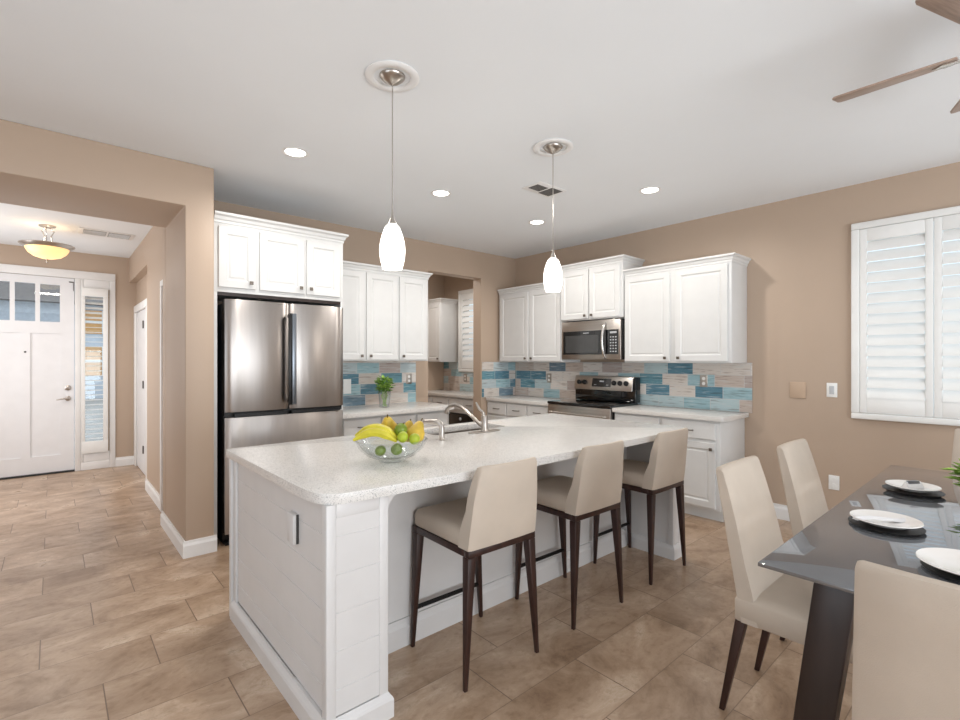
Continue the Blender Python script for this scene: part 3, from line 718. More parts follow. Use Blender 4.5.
# the body has to leave room for the sink: a recess is cut in it
body = [c for c in bpy.data.objects if c.parent == t and c.name.startswith('body')][0]
bm = bmesh.new(); bm.to_mesh(body.data); bm.free()
nb = MB().box(IX0 + 0.022, 1.79, 2.02, 2.79, 0, HB).box(1.79, 2.49, 2.02, 2.47, 0, HB).box(1.79, 2.49, 2.47, 2.79, 0, 0.62).box(2.49, 3.30, 2.02, 2.79, 0, HB)
me = bpy.data.meshes.new('body'); nb.bm.to_mesh(me); me.materials.append(M['island_paint']); body.data = me
st = thing('sink', 'undermount steel sink in the island top behind the faucet', 'sink', (0, 0, 0))
rr = lambda i, z: [(x, y, z) for x, y in round_rect(SINK[0] + i, SINK[1] - i, SINK[2] + i, SINK[3] - i, (0.04,) * 4, 5)]
sm(MB().loft([rr(-0.012, CT - CTH - 0.002), rr(0.002, CT - CTH - 0.002), rr(0.004, 0.70), rr(0.03, 0.68)], caps=False).build('basin', 'steel_brushed', st))
MB().prism([(x, y) for x, y in round_rect(SINK[0] + 0.03, SINK[1] - 0.03, SINK[2] + 0.03, SINK[3] - 0.03, (0.03,) * 4, 5)], 'z', 0.676, 0.681).build('basin_floor', 'steel_brushed', st)

# outlet on the island end
t = thing('electrical_outlet', 'white raised outlet cover on the shiplap end of the island', 'outlet', (IX0 + 0.0105, 1.96, 0.70), RZB)
MB().box(-0.036, 0.036, -0.022, 0.0, -0.058, 0.058).build('cover', 'island_paint', t, bevel=0.004)
MB().box(0.0362, 0.0375, -0.010, 0.0, -0.058, 0.058).build('gasket', 'slot_dark', t)

# faucets
t = thing('kitchen_faucet', 'brushed nickel gooseneck faucet with lever handle behind the fruit bowl', 'faucet', (2.15, 2.405, CT))
sm(MB().prism([(0.13 * math.cos(a) if abs(math.cos(a)) > 0.97 else 0.105 * math.copysign(1, math.cos(a)) + 0.025 * math.cos(a), 0.028 * math.sin(a)) for a in [2 * PI * k / 32 for k in range(32)]], 'z', 0.0005, 0.007).build('deck_plate', 'nickel', t))
sm(MB().lathe([(0.026, 0.007), (0.026, 0.012), (0.0225, 0.016), (0.0215, 0.10), (0.017, 0.108), (0.001, 0.11)], 24).build('faucet_body', 'nickel', t))
spts = [(0, 0.0, 0.030), (-0.005, 0.04, 0.045), (-0.008, 0.11, 0.088), (-0.006, 0.19, 0.128), (-0.003, 0.25, 0.150), (0, 0.31, 0.158), (0, 0.37, 0.145), (0, 0.405, 0.118), (0, 0.415, 0.088)]
sm(MB().tube(spts, [0.012, 0.012, 0.012, 0.012, 0.012, 0.0125, 0.0135, 0.015, 0.015], 14).build('spout', 'nickel', t))
sm(MB().tube([(0, 0.005, 0.105), (0, 0.012, 0.125), (0.0, 0.05, 0.145), (0, 0.085, 0.188)], [0.011, 0.009, 0.008, 0.007], 10).build('lever_handle', 'chrome', t))
t = thing('filter_faucet', 'small nickel side faucet with square bend between the bowl and the sink', 'faucet', (1.742, 2.33, CT))
sm(MB().lathe([(0.02, 0.0005), (0.02, 0.006), (0.012, 0.01), (0.001, 0.011)], 20).build('base', 'nickel', t))
sm(MB().tube([(0, 0, 0.008), (0, 0, 0.075), (-0.003, 0.006, 0.092), (-0.012, 0.022, 0.103), (-0.022, 0.045, 0.106), (-0.05, 0.11, 0.102)], 0.0165, 14).build('spout', 'nickel', t))

# ---------------------------------------------------------------- bar stools (face +Y)
def make_stool(label, loc, rz):
    t = thing('bar_stool', label, 'stool', loc, rz, 'bar stools along the island')
    hw = 0.196
    # seat: slightly domed cushion
    seat = []
    for (i, z) in ((0.006, 0.574), (0.0, 0.58), (0.0, 0.628), (0.008, 0.644), (0.03, 0.654), (0.08, 0.66)):
        seat.append([(x, y, z) for x, y in round_rect(-hw + i, hw - i, -0.19 + i, 0.235 - i, (0.035,) * 4, 5)])
    sm(MB().loft(seat).build('seat', 'fabric_cream', t), 60)
    # backrest: side profile swept with a narrowing width
    prof = [(-0.213, 0.574), (-0.222, 0.64), (-0.238, 0.78), (-0.256, 0.915), (-0.252, 0.927), (-0.243, 0.930), (-0.230, 0.926), (-0.214, 0.88), (-0.194, 0.80), (-0.174, 0.73), (-0.155, 0.685), (-0.140, 0.64), (-0.132, 0.574)]
    rings = []
    for s in (-1, -0.93, -0.5, 0, 0.5, 0.93, 1):
        r = []
        for y, z in prof:
            k = (z - 0.574) / 0.35; wv = 0.199 - 0.034 * k * k
            bow = -0.018 * (1 - s * s) * (0.3 + 0.7 * k)
            edge = 0.006 if abs(s) == 1 else 0
            cy, cz = (-0.19, 0.78)
            r.append((s * wv, y + bow + edge * (1 if y < cy else -1), z - (edge if z > 0.89 else 0)))
        rings.append(r)
    sm(MB().loft(rings).build('backrest', 'fabric_cream', t), 50)
    MB().box(-0.198, 0.198, -0.21, -0.1755, 0.542, 0.573).box(-0.198, 0.198, 0.1955, 0.23, 0.542, 0.573).box(-0.198, -0.166, -0.175, 0.195, 0.542, 0.573).box(0.166, 0.198, -0.175, 0.195, 0.542, 0.573).build('seat_frame', 'walnut', t, bevel=0.004)
    for sx in (-1, 1):
        for sy in (-1, 1):
            y0, y1 = (-0.188, -0.205) if sy < 0 else (0.208, 0.205)
            MB().taper((sx * 0.177, y0, 0.5415), (sx * 0.212, y1, 0.0), 0.042, 0.042, 0.017, 0.017).build('leg', 'walnut', t, bevel=0.003)
    MB().tube([(-0.20, 0.204, 0.182), (0.20, 0.204, 0.182)], 0.011, 8).build('footrest', 'black_metal', t)
    return t
s0 = make_stool('cream upholstered bar stool with dark legs nearest the shiplap end of the island', (1.500, 1.752, 0), -0.03)
dup(s0, 'cream upholstered bar stool in the middle of the three at the island', (2.208, 1.75, 0), -0.02)
dup(s0, 'cream upholstered bar stool at the range end of the island', (2.955, 1.748, 0), -0.01)

# ---------------------------------------------------------------- dining table
TX0, TX1, TY0, TY1, TZ = 1.65, 3.79, -0.50, 0.57, 0.74
t = thing('dining_table', 'long dining table with a smoky glass top on slanted espresso legs', 'table', (0, 0, 0))
MB().box(TX0, TX1, TY0, TY1, TZ - 0.012, TZ).build('glass_top', 'table_glass', t, bevel=0.002)
mb = MB().box(TX0 + 0.03, TX0 + 0.085, TY0 + 0.26, TY1 - 0.26, TZ - 0.03, TZ - 0.013).box(TX1 - 0.085, TX1 - 0.03, TY0 + 0.26, TY1 - 0.26, TZ - 0.03, TZ - 0.013)
mb.box(TX0 + 0.086, TX1 - 0.086, TY0 + 0.26, TY0 + 0.31, TZ - 0.03, TZ - 0.013).box(TX0 + 0.086, TX1 - 0.086, TY1 - 0.31, TY1 - 0.26, TZ - 0.03, TZ - 0.013)
mb.build('top_frame', 'espresso', t, bevel=0.003)
for x0, x1 in ((TX0 + 0.015, TX0 + 0.085), (TX1 - 0.085, TX1 - 0.015)):
    for s in (-1, 1):
        yc = (TY0 + TY1) / 2
        a, b = (0.319, 0.420), (0.415, 0.510)
        ys = [(yc + s * (a[0] - 0.03), TZ - 0.0125), (yc + s * (a[1] - 0.03), TZ - 0.0125), (yc + s * (b[1] - 0.03), 0.0), (yc + s * (b[0] - 0.03), 0.0)]
        MB().prism(ys, 'x', x0, x1).build('leg', 'espresso', t, bevel=0.004)

# ---------------------------------------------------------------- dining chairs (face +Y)
def make_chair(label, loc, rz):
    t = thing('dining_chair', label, 'chair', loc, rz, 'chairs around the dining table')
    hw = 0.215
    rings = []
    for (i, z) in ((0.004, 0.385), (0.0, 0.39), (0.0, 0.462), (0.006, 0.474), (0.022, 0.482), (0.07, 0.487)):
        rings.append([(x, y, z) for x, y in round_rect(-hw + i, hw - i, -0.17 + i, 0.25 - i, (0.012, 0.012, 0.03, 0.03), 4)])
    sm(MB().loft(rings).build('seat', 'fabric_cream', t), 50)
    outer = [(-0.150, 0.385), (-0.165, 0.47), (-0.190, 0.60), (-0.218, 0.75), (-0.240, 0.86), (-0.252, 0.93)]
    inner = [(-0.214, 0.93), (-0.192, 0.86), (-0.162, 0.75), (-0.128, 0.60), (-0.100, 0.50), (-0.08, 0.385)]
    prof = outer + [(-0.248, 0.943), (-0.234, 0.948), (-0.220, 0.943)] + inner
    rings = []
    for s in (-1, -0.94, -0.5, 0, 0.5, 0.94, 1):
        r = []
        for y, z in prof:
            k = max(0, (z - 0.385) / 0.57); wv = 0.216 - 0.030 * k
            bow = -0.010 * (1 - s * s) * k; e = 0.007 if abs(s) == 1 else 0
            cy = -0.115 - 0.115 * k
            r.append((s * wv, y + bow + (e if y < cy else -e), z - (e if z > 0.94 else 0)))
        rings.append(r)
    sm(MB().loft(rings).build('backrest', 'fabric_cream', t), 50)
    for sx in (-1, 1):
        MB().taper((sx * 0.188, -0.150, 0.384), (sx * 0.182, -0.226, 0.0), 0.038, 0.038, 0.02, 0.02).build('leg', 'walnut', t, bevel=0.003)
        MB().taper((sx * 0.188, 0.215, 0.384), (sx * 0.190, 0.225, 0.0), 0.038, 0.038, 0.02, 0.02).build('leg', 'walnut', t, bevel=0.003)
    return t
c0 = make_chair('tall cream dining chair on the island side, beside the slanted table leg', (2.16, 0.585, 0), PI)
dup(c0, 'tall cream dining chair on the island side, farther along by the window wall', (2.865, 0.59, 0), PI)
dup(c0, 'cream dining chair at the near head of the table, seen from behind', (1.520, 0.064, 0), -PI / 2)
dup(c0, 'cream dining chair at the far head of the table under the window', (3.96, 0.14, 0), PI / 2)

# ---------------------------------------------------------------- tableware
def disc(loc, label):
    o = sm(MB().lathe([(0.001, 0.001), (0.095, 0.001), (0.112, 0.006), (0.114, 0.010), (0.095, 0.006), (0.001, 0.007)], 48).build('plate_disc', 'disc_black')); o.location = loc  # flat dark disc set beneath a plate
    tag(o, label, 'plate', 'dark charger shapes under plates on the glass table'); return o
def plate(loc, label, r=0.108):
    o = sm(MB().lathe([(0.001, 0.0), (r * 0.62, 0.0), (r * 0.66, 0.003), (r * 0.95, 0.015), (r, 0.018), (r * 0.99, 0.021), (r * 0.7, 0.010), (r * 0.6, 0.006), (0.001, 0.006)], 48).build('dinner_plate', 'plate_white')); o.location = loc
    tag(o, label, 'plate', 'white plates on the glass table'); return o
spots = [((2.36, 0.372), 'middle place setting with the curled napkin'), ((3.085, 0.385), 'far place setting with the folded card'), ((2.02, 0.12), 'head place setting behind the near chair')]
for (x, y), d in spots:
    disc((x, y, TZ + 0.0005), 'black round charger under the white plate of the ' + d)
    plate((x, y, TZ + 0.0135), 'white round plate at the ' + d, {3.085: 0.102, 2.02: 0.125}.get(x, 0.108))
o = MB()
pts = [(-0.10, 0.035), (-0.05, 0.02), (0.0, -0.005), (0.05, -0.012), (0.09, 0.0)]
rings = []
for k, (x, y) in enumerate(pts):
    z = 0.004 + 0.006 * math.sin(k * 1.3); wd = 0.011 + 0.004 * (k == 4)
    rings.append([(x, y - wd, z), (x, y + wd, z), (x, y + wd * 0.8, z + 0.005), (x, y, z + 0.011), (x, y - wd * 0.8, z + 0.005)])
o = sm(o.loft(rings).build('napkin', 'napkin')); o.location = (2.36, 0.372, TZ + 0.0205); o.rotation_euler = (0, 0, -0.5)
tag(o, 'grey curled napkin lying across the middle white plate', 'napkin')
t = thing('place_card', 'small folded card with a grey clip on the far white plate', 'card', (3.085, 0.385, TZ + 0.0205), -0.6)
MB().prism([(-0.022, 0.0), (0.022, 0.0), (0.002, 0.03), (-0.002, 0.03)], 'x', -0.04, 0.04).build('card', 'napkin', t)
MB().prism([(-0.010, 0.021), (0.010, 0.021), (0.004, 0.034), (-0.004, 0.034)], 'x', -0.03, 0.03).build('clip', 'handle_grey', t)

def foliage(n, R, h0, h1, size, mat, name, parent, flat=0.6):
    mb = MB()
    for k in range(n):
        a = random.uniform(0, 2 * PI); rr_ = R * math.sqrt(random.random()); z = random.uniform(h0, h1)
        f = 1 - ((z - (h0 + h1) / 2) / ((h1 - h0) / 2)) ** 2; rr_ *= 0.45 + 0.55 * max(0, f)
        c = Vector((rr_ * math.cos(a), rr_ * math.sin(a), z))
        d = Vector((math.cos(a), math.sin(a), random.uniform(-0.4, 0.9))).normalized(); s_ = d.cross(Vector((0, 0, 1))).normalized() * size * 0.34
        L = size * random.uniform(0.7, 1.2); up = s_.cross(d).normalized() * size * 0.08
        vs = [mb.bm.verts.new(p) for p in (c, c + d * L * 0.45 + s_ + up, c + d * L, c + d * L * 0.45 - s_ + up)]
        m_ = mb.bm.verts.new(c + d * L * 0.5 - up)
        for i in range(4): mb.bm.faces.new((vs[i], vs[(i + 1) % 4], m_))
    return mb.build(name, mat, parent)
t = thing('centerpiece_plant', 'green leafy centerpiece in a pale pot on the glass table', 'plant', (2.97, 0.10, TZ + 0.0005))
sm(MB().lathe([(0.04, 0.0), (0.055, 0.01), (0.065, 0.08), (0.06, 0.09), (0.052, 0.085), (0.001, 0.08)], 24).build('pot', 'vase_cream', t))
foliage(260, 0.125, 0.06, 0.21, 0.06, 'leaf_light', 'foliage', t); foliage(160, 0.10, 0.08, 0.2, 0.05, 'leaf_green', 'inner_foliage', t)

# flower vase beside the refrigerator
t = thing('flower_vase', 'glass vase of fresh green leaves on the counter beside the refrigerator', 'vase', (2.50, 4.30, CT + 0.0005))
sm(MB().lathe([(0.045, 0.0), (0.05, 0.004), (0.062, 0.15), (0.064, 0.165), (0.061, 0.165), (0.058, 0.15), (0.046, 0.008), (0.001, 0.008)], 28).build('vase_glass', 'clear_glass', t))
mb = MB()
for k in range(9):
    a = k * 0.7; mb.tube([(0.02 * math.cos(a), 0.02 * math.sin(a), 0.012), (0.03 * math.cos(a + 2), 0.03 * math.sin(a + 2), 0.12), (0.045 * math.cos(a), 0.045 * math.sin(a), 0.24)], 0.003, 6)
mb.build('stems', 'leaf_light', t)
foliage(130, 0.075, 0.15, 0.28, 0.045, 'leaf_green', 'foliage', t); foliage(170, 0.078, 0.17, 0.30, 0.042, 'leaf_light', 'light_foliage', t)

# ---------------------------------------------------------------- fruit bowl and fruit
BX, BY = 1.20, 2.00
t = thing('fruit_bowl', 'clear glass footed bowl on the island top holding fruit', 'bowl', (BX, BY, CT + 0.0005))
prof = [(0.001, 0.0), (0.055, 0.0), (0.058, 0.005), (0.04, 0.010), (0.06, 0.016), (0.11, 0.036), (0.145, 0.066), (0.165, 0.105), (0.168, 0.108), (0.171, 0.105), (0.151, 0.064), (0.115, 0.031), (0.06, 0.010)]
prof = [(0.001, 0.014), (0.05, 0.015), (0.108, 0.038), (0.142, 0.068), (0.163, 0.103), (0.166, 0.106), (0.170, 0.103), (0.150, 0.064), (0.114, 0.031), (0.060, 0.010), (0.056, 0.0), (0.001, 0.0)]
sm(MB().lathe(prof, 64).build('bowl_glass', 'clear_glass', t))
Rv, Fv = Vector((0.751, -0.66, 0)), Vector((0.66, 0.751, 0))
def bp(r, f, z): v = Rv * r + Fv * f; return (BX + v.x, BY + v.y, CT + z)
def fruit(name, label, cat, prof, mat, loc, rot=(0, 0, 0), grp=None, stem=None, sx=1):
    t = thing(name, label, cat, loc, 0, grp); t.rotation_euler = rot
    sm(MB().lathe(prof, 28, sx=sx).build('flesh', mat, t), 80)
    if stem: sm(MB().tube(stem, 0.003, 8).build('stem', 'stem_brown', t))
    return t
def ball(r, zs=1.0, n=14): return [(r * math.sin(PI * k / n), -r * zs * math.cos(PI * k / n)) for k in range(n + 1)]
# bananas: a hand of four curving over the left rim
t = thing('banana_bunch', 'bunch of yellow bananas lying over the left side of the glass bowl', 'fruit', bp(-0.062, -0.03, 0.112), 0)
for k, (dy, dz) in enumerate(((-0.060, 0.0), (-0.022, 0.014), (0.018, 0.012), (0.055, 0.0))):
    pts = []; rs = []
    for i in range(13):
        u = i / 12; r_ = -0.095 + 0.19 * u
        zz = 0.040 * math.sin(PI * u) + dz - 0.012 * u
        sp = dy * (1 - 0.65 * u)
        v = Rv * r_ + Fv * sp; pts.append((v.x, v.y, zz))
        rs.append(0.021 * min(1.0, 0.28 + 2.6 * u, 0.25 + 3.0 * (1 - u)))
    b_ = sm(MB().tube(pts, rs, 7).build('banana', 'banana_skin', t), 30)
v = Rv * 0.10 + Fv * 0.0
sm(MB().tube([(v.x, v.y, 0.0), (v.x * 1.2, v.y * 1.2, 0.008)], [0.012, 0.009], 8).build('stem', 'leaf_light', t))
pear = [(0.001, -0.045), (0.02, -0.043), (0.036, -0.03), (0.042, -0.008), (0.038, 0.014), (0.026, 0.036), (0.018, 0.054), (0.01, 0.063), (0.001, 0.065)]
fruit('pear', 'yellow pear with its stem up at the back of the bowl', 'fruit', [(r * 1.1, z * 1.15) for r, z in pear], 'pear_skin', bp(-0.028, 0.075, 0.142), (0.35, -0.55, 0.3), 'pears in the glass bowl', [(0, 0, 0.07), (0.004, 0, 0.09)])
fruit('pear', 'yellow pear behind the green limes at the right of the bowl', 'fruit', [(r * 1.05, z * 1.0) for r, z in pear], 'pear_skin', bp(0.112, 0.02, 0.125), (0.15, 0.4, 0.2), 'pears in the glass bowl', [(0, 0, 0.062), (0.003, 0, 0.08)])
fruit('pear', 'yellow pear between the banana bunch and the right pear', 'fruit', [(r * 0.95, z * 0.95) for r, z in pear], 'pear_skin', bp(0.06, 0.10, 0.118), (0.2, 0.1, 0.2), 'pears in the glass bowl', [(0, 0, 0.058), (0.003, 0, 0.07)])
fruit('lime', 'darker green lime on top in the middle of the bowl', 'fruit', ball(0.030, 1.12), 'pepper_green', bp(0.044, -0.004, 0.147), (0.4, 0.2, 0), 'limes in the glass bowl', [(0, 0, 0.033), (0, 0, 0.038)])
fruit('lime', 'yellow green lime resting near the front rim of the bowl', 'fruit', ball(0.025, 1.05), 'lime_skin', bp(0.062, -0.055, 0.122), (0, 0.3, 0), 'limes in the glass bowl')
fruit('lime', 'yellow green lime below the right pear by the rim', 'fruit', ball(0.025, 1.05), 'lime_skin', bp(0.116, -0.056, 0.113), (0.3, 0.3, 0), 'limes in the glass bowl')
fruit('lime', 'green lime seen through the glass low in the bowl', 'fruit', ball(0.027, 1.1), 'pepper_green', bp(0.035, -0.058, 0.066), (1.0, 0.3, 0), 'limes in the glass bowl')
fruit('lime', 'green lime seen through the glass under the bananas', 'fruit', ball(0.024, 1.1), 'pepper_green', bp(-0.045, -0.035, 0.055), (0.3, 1.0, 0), 'limes in the glass bowl')

# ---------------------------------------------------------------- pendants
def make_pendant(label, x, y):
    t = thing('pendant_lamp', label, 'lamp', (x, y, CZ), 0, 'pendant lamps over the island')
    sm(MB().lathe([(0.108, -0.001), (0.128, -0.001), (0.13, -0.006), (0.122, -0.012), (0.09, -0.012), (0.086, -0.006), (0.086, -0.001)], 48, torus=True).build('ceiling_ring', 'white_trim', t), 60)
    sm(MB().lathe([(0.001, -0.045), (0.012, -0.042), (0.035, -0.030), (0.055, -0.014), (0.062, -0.004), (0.062, -0.001), (0.001, -0.001)], 40).build('canopy', 'nickel', t), 60)
    MB().tube([(0, 0, -0.043), (0, 0, -0.665)], 0.0028, 8).build('cord', 'nickel', t)
    sm(MB().lathe([(0.004, -0.645), (0.006, -0.672), (0.018, -0.712), (0.022, -0.717), (0.001, -0.717)], 24).build('socket_cap', 'nickel', t), 60)
    h = 0.215; pr = []
    for k in range(17):
        u = k / 16; r = 0.026 + 0.034 * math.sin(PI * min(1, u * 0.86)) ** 0.8 + 0.003 * u
        pr.append((r if k else 0.022, -0.7175 - h * u))
    pr = [(0.001, -0.7175)] + pr + [(0.038, -0.7175 - h), (0.001, -0.7175 - h + 0.02)]
    sm(MB().lathe(pr, 40).build('lamp_shade', 'shade_glow', t), 50)
    return t
def plight(x, y, z, e, r=0.05, col=(1, 0.95, 0.88)):
    l = bpy.data.lights.new('bulb', 'POINT'); l.energy = e; l.shadow_soft_size = r; l.color = col
    o = bpy.data.objects.new('bulb', l); o.location = (x, y, z); COL.objects.link(o); return o
make_pendant('glass pendant lamp hanging over the fruit bowl end of the island', 1.235, 2.050)
make_pendant('glass pendant lamp hanging over the middle of the island', 2.424, 2.049)
plight(1.229, 2.053, 1.72, 3); plight(2.424, 2.049, 1.72, 3)

# recessed cans
def make_can(label, x, y, seen=True):
    t = thing('recessed_light', label, 'light', (x, y, CZ), 0, 'recessed ceiling lights')
    sm(MB().lathe([(0.066, -0.0005), (0.086, -0.0005), (0.088, -0.004), (0.07, -0.007), (0.064, -0.003)], 40, torus=True).build('trim_ring', 'white_trim', t), 60)
    sm(MB().lathe([(0.001, -0.0004), (0.063, -0.0004), (0.062, -0.0032), (0.001, -0.0045)], 32).build('lens', 'can_glow', t), 60)
    return t
def spot(x, y, e, ang=2.3, z=CZ - 0.02, r=0.05):
    l = bpy.data.lights.new('can_or_fill_beam', 'SPOT'); l.energy = e; l.spot_size = ang; l.spot_blend = 0.6; l.shadow_soft_size = r; l.color = (1, 0.955, 0.90)
    o = bpy.data.objects.new('can_or_fill_beam', l); o.location = (x, y, z); COL.objects.link(o); return o
for lb, x, y in (('recessed ceiling light in front of the refrigerator', 1.205, 3.222), ('recessed ceiling light nearest the doorway in the back wall', 2.40, 3.221),
                 ('recessed ceiling light nearest the bare wall and window', 3.626, 2.051), ('recessed ceiling light in front of the microwave', 3.622, 3.268)):
    make_can(lb, x, y); spot(x, y, 41, 2.98)

# ceiling registers
t = thing('ceiling_vent', 'ceiling vent beside the farther pendant lamp', 'vent', (2.97, 2.60, CZ), 0.0)
MB().box(-0.16, 0.16, -0.10, 0.10, -0.006, -0.0005).build('frame', 'white_trim', t, bevel=0.002)
mb = MB().box(-0.135, -0.01, -0.05, 0.05, -0.0085, -0.0065).box(0.01, 0.135, -0.075, 0.075, -0.0085, -0.0065)
mb.build('grille', 'vent_grey', t)
mb = MB()
for k in range(6): mb.box(-0.13 + k * 0.02, -0.124 + k * 0.02, -0.05, 0.05, -0.010, -0.0088)
for k in range(6): mb.box(0.015 + k * 0.02, 0.021 + k * 0.02, -0.075, 0.075, -0.010, -0.0088)
mb.build('slats', 'slot_dark', t)
t = thing('ceiling_vent', 'white return vent in the foyer ceiling past the passage header', 'vent', (0.43, 6.45, FZ), 0.0)
MB().box(-0.23, 0.23, -0.14, 0.14, -0.008, -0.0005).build('frame', 'white_trim', t, bevel=0.002)
MB().box(-0.195, -0.01, -0.11, 0.11, -0.0105, -0.0085).box(0.01, 0.195, -0.11, 0.11, -0.0105, -0.0085).build('grille', 'vent_grey', t)
mb = MB()
for k in range(12):
    y = -0.104 + k * 0.0175
    for a, b in ((-0.192, -0.013), (0.013, 0.192)):
        mb.prism([(y, -0.011), (y + 0.006, -0.011), (y + 0.006, -0.013), (y, -0.013)], 'x', a, b)
mb.build('slats', 'ceiling_paint', t)

# foyer ceiling lamp
t = thing('ceiling_lamp', 'semi-flush ceiling lamp with amber glass bowl in the foyer', 'lamp', (-0.04, 6.45, FZ))
sm(MB().lathe([(0.065, -0.0005), (0.065, -0.012), (0.03, -0.022), (0.001, -0.023)], 28).build('canopy', 'nickel', t), 60)
for a in (0.3, 0.3 + 2 * PI / 3, 0.3 + 4 * PI / 3):
    sm(MB().tube([(0.02 * math.cos(a), 0.02 * math.sin(a), -0.02), (0.055 * math.cos(a), 0.055 * math.sin(a), -0.05), (0.03 * math.cos(a), 0.03 * math.sin(a), -0.10), (0.05 * math.cos(a), 0.05 * math.sin(a), -0.206)], 0.006, 8).build('arm', 'chrome', t))
sm(MB().lathe([(0.168, -0.212), (0.19, -0.198), (0.212, -0.190), (0.215, -0.196), (0.188, -0.218), (0.169, -0.226)], 48, torus=True).build('rim', 'nickel', t), 60)
sm(MB().lathe([(0.001, -0.205), (0.05, -0.206), (0.17, -0.214), (0.165, -0.24), (0.145, -0.275), (0.105, -0.308), (0.055, -0.325), (0.001, -0.33)], 48).build('glass_bowl', 'bowl_glow', t), 60)
sm(MB().lathe([(0.001, -0.372), (0.008, -0.366), (0.012, -0.355), (0.006, -0.345), (0.014, -0.336), (0.001, -0.331)], 16).build('finial', 'nickel', t), 60)
area('foyer_lamp_light', (-0.04, 6.45, FZ - 0.39), (0, 0, 0), 0.3, 0.3, 8, (1, 0.94, 0.86))
plight(-0.04, 6.45, FZ - 0.13, 0.8, 0.06, (1, 0.9, 0.78))
spot(3.7, 5.5, 70, 2.9, r=0.15)  # added fill for the room past the doorway, no fixture there

# ---------------------------------------------------------------- ceiling fan over the table
FX, FY, FZB = 2.56, 0.03, 2.50
t = thing('ceiling_fan', 'ceiling fan with beige wooden blades above the dining table', 'fan', (FX, FY, 0))
sm(MB().lathe([(0.001, 2.68), (0.03, 2.682), (0.07, 2.72), (0.075, CZ - 0.0005), (0.001, CZ - 0.0005)], 28).build('canopy', 'nickel', t), 60)
MB().tube([(0, 0, 2.685), (0, 0, 2.60)], 0.013, 12).build('downrod', 'nickel', t)
sm(MB().lathe([(0.001, 2.44), (0.05, 2.442), (0.085, 2.46), (0.10, 2.49), (0.10, 2.56), (0.07, 2.595), (0.02, 2.605), (0.001, 2.606)], 32).build('motor_housing', 'nickel', t), 60)
for k in range(5):
    a = math.radians(90 + 72 * k)
    pitch = math.radians(-13)
    L0, L1 = 0.16, 0.545
    out = []
    n = 6
    pts2 = [(L0, -0.042), (L0 + 0.06, -0.055), (L1 - 0.025, -0.066), (L1 - 0.007, -0.060), (L1, -0.045), (L1, 0.045), (L1 - 0.007, 0.060), (L1 - 0.025, 0.066), (L0 + 0.06, 0.055), (L0, 0.042)]
    o = MB().prism(pts2, 'z', -0.004, 0.004).build('blade', 'blade_wood', t, bevel=0.002)
    o.matrix_local = Matrix.Translation((0, 0, FZB)) @ Matrix.Rotation(a, 4, 'Z') @ Matrix.Rotation(pitch, 4, 'X')
    br = MB().prism([(0.09, -0.018), (0.15, -0.014), (0.20, -0.034), (0.235, 0.0), (0.20, 0.034), (0.15, 0.014), (0.09, 0.018)], 'z', -0.0105, -0.0045).build('blade_bracket', 'chrome', o, bevel=0.002)

# ---------------------------------------------------------------- switches and outlets
def outlet(label, loc, rz, plate_mat='switch_white', kind='outlet', w_=0.072, h=0.115, n=1):
    t = thing('electrical_outlet' if kind == 'outlet' else 'light_switch', label, 'outlet' if kind == 'outlet' else 'switch', loc, rz)
    MB().box(-w_ / 2, w_ / 2, -0.006, -0.0004, -h / 2, h / 2).build('cover_plate', plate_mat, t, bevel=0.002)
    if kind == 'outlet':
        for dz in (-0.024, 0.024):
            o = sm(MB().lathe([(0.001, 0), (0.016, 0.0), (0.0155, 0.003), (0.001, 0.003)], 20).build('socket', 'switch_white', t)); o.rotation_euler = (PI / 2, 0, 0); o.location = (0, -0.0062, dz)
    elif kind == 'switch':
        for k in range(n):
            x = (k - (n - 1) / 2) * 0.046
            MB().box(x - 0.016, x + 0.016, -0.009, -0.0062, -0.033, 0.033).build('rocker', 'button_white' if n == 1 else 'switch_white', t, bevel=0.001)
    return t
outlet('steel-plated outlet in the blue backsplash under the right wall cabinet', (XB - 0.0125, 2.10, 1.168), RZB, 'steel_brushed')
outlet('steel-plated outlet in the blue backsplash left of the range', (XB - 0.0125, 4.04, 1.143), RZB, 'steel_brushed')
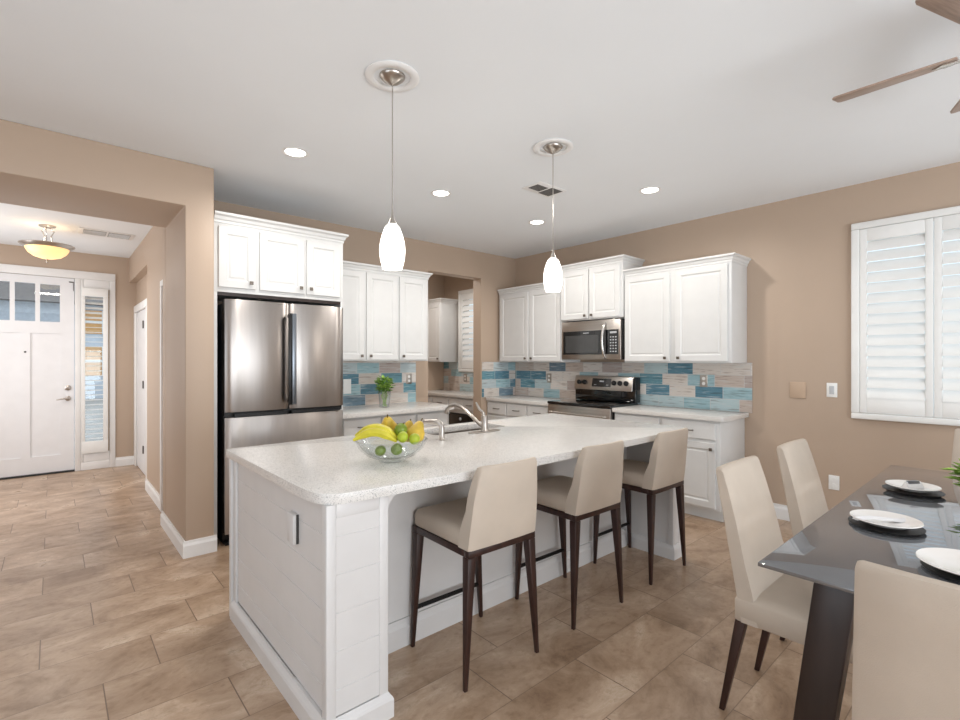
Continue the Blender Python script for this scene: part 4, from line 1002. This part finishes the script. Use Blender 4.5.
outlet('small outlet in the pale backsplash near the doorway', (3.005, YA - 0.0125, 1.16), 0, 'steel_brushed')
outlet('white double switch beside the refrigerator on the pale backsplash', (2.262, YA - 0.0125, 1.10), 0, 'switch_white', 'switch', 0.085, 0.15, 2)
outlet('steel-plated outlet in the tile of the room beyond the doorway', (XB - 0.0125, 5.70, 1.10), RZB, 'steel_brushed')
outlet('white rocker switch on the tan wall by the shuttered window', (XB, 1.079, 1.128), RZB, 'switch_white', 'switch')
outlet('white outlet low on the tan wall behind the far dining chair', (XB, 1.065, 0.385), RZB, 'switch_white')
o = MB().box(-0.058, 0.058, -0.010, -0.0004, -0.068, 0.068).build('blank_plate', 'tan_plate', None, bevel=0.003); o.location = (XB, 1.317, 1.117); o.rotation_euler = (0, 0, RZB)
tag(o, 'tan painted blank wall plate left of the white rocker switch', 'wall plate')

# ---------------------------------------------------------------- outside the front door
struct(MB().box(-12, 12, 8.0, 40, -0.25, -0.12).build('ground_outside', 'driveway'))
t = thing('neighbor_house', 'pale two-storey house with grey roof and amber windows seen through the entry glass', 'house', (0, 24, -0.12))
MB().box(-9, 7, 0, 6, 0, 3.6).build('house_wall', 'outdoor_stucco', t)
MB().prism([(-0.6, 3.6), (6.6, 3.6), (3, 6.4)], 'x', -9.4, 7.4).build('roof', 'outdoor_roof', t)
MB().box(-4.6, -1.2, -0.05, -0.001, 0, 2.3).build('garage_door', 'white_trim', t)
for x0, x1, z0, z1 in ((0.7, 2.3, 2.5, 3.4), (0.7, 2.3, 0.9, 2.0), (-3.8, -2.4, 2.6, 3.3)):
    o = MB().box(x0, x1, -0.05, -0.001, z0, z1).build('window', 'amber_glass', t)
    xm, zm = (x0 + x1) / 2, (z0 + z1) / 2
    MB().box(xm - 0.06, xm + 0.06, -0.09, -0.051, z0, z1).box(x0, xm - 0.061, -0.09, -0.051, zm - 0.05, zm + 0.05).box(xm + 0.061, x1, -0.09, -0.051, zm - 0.05, zm + 0.05).build('window_bars', 'white_trim', o)
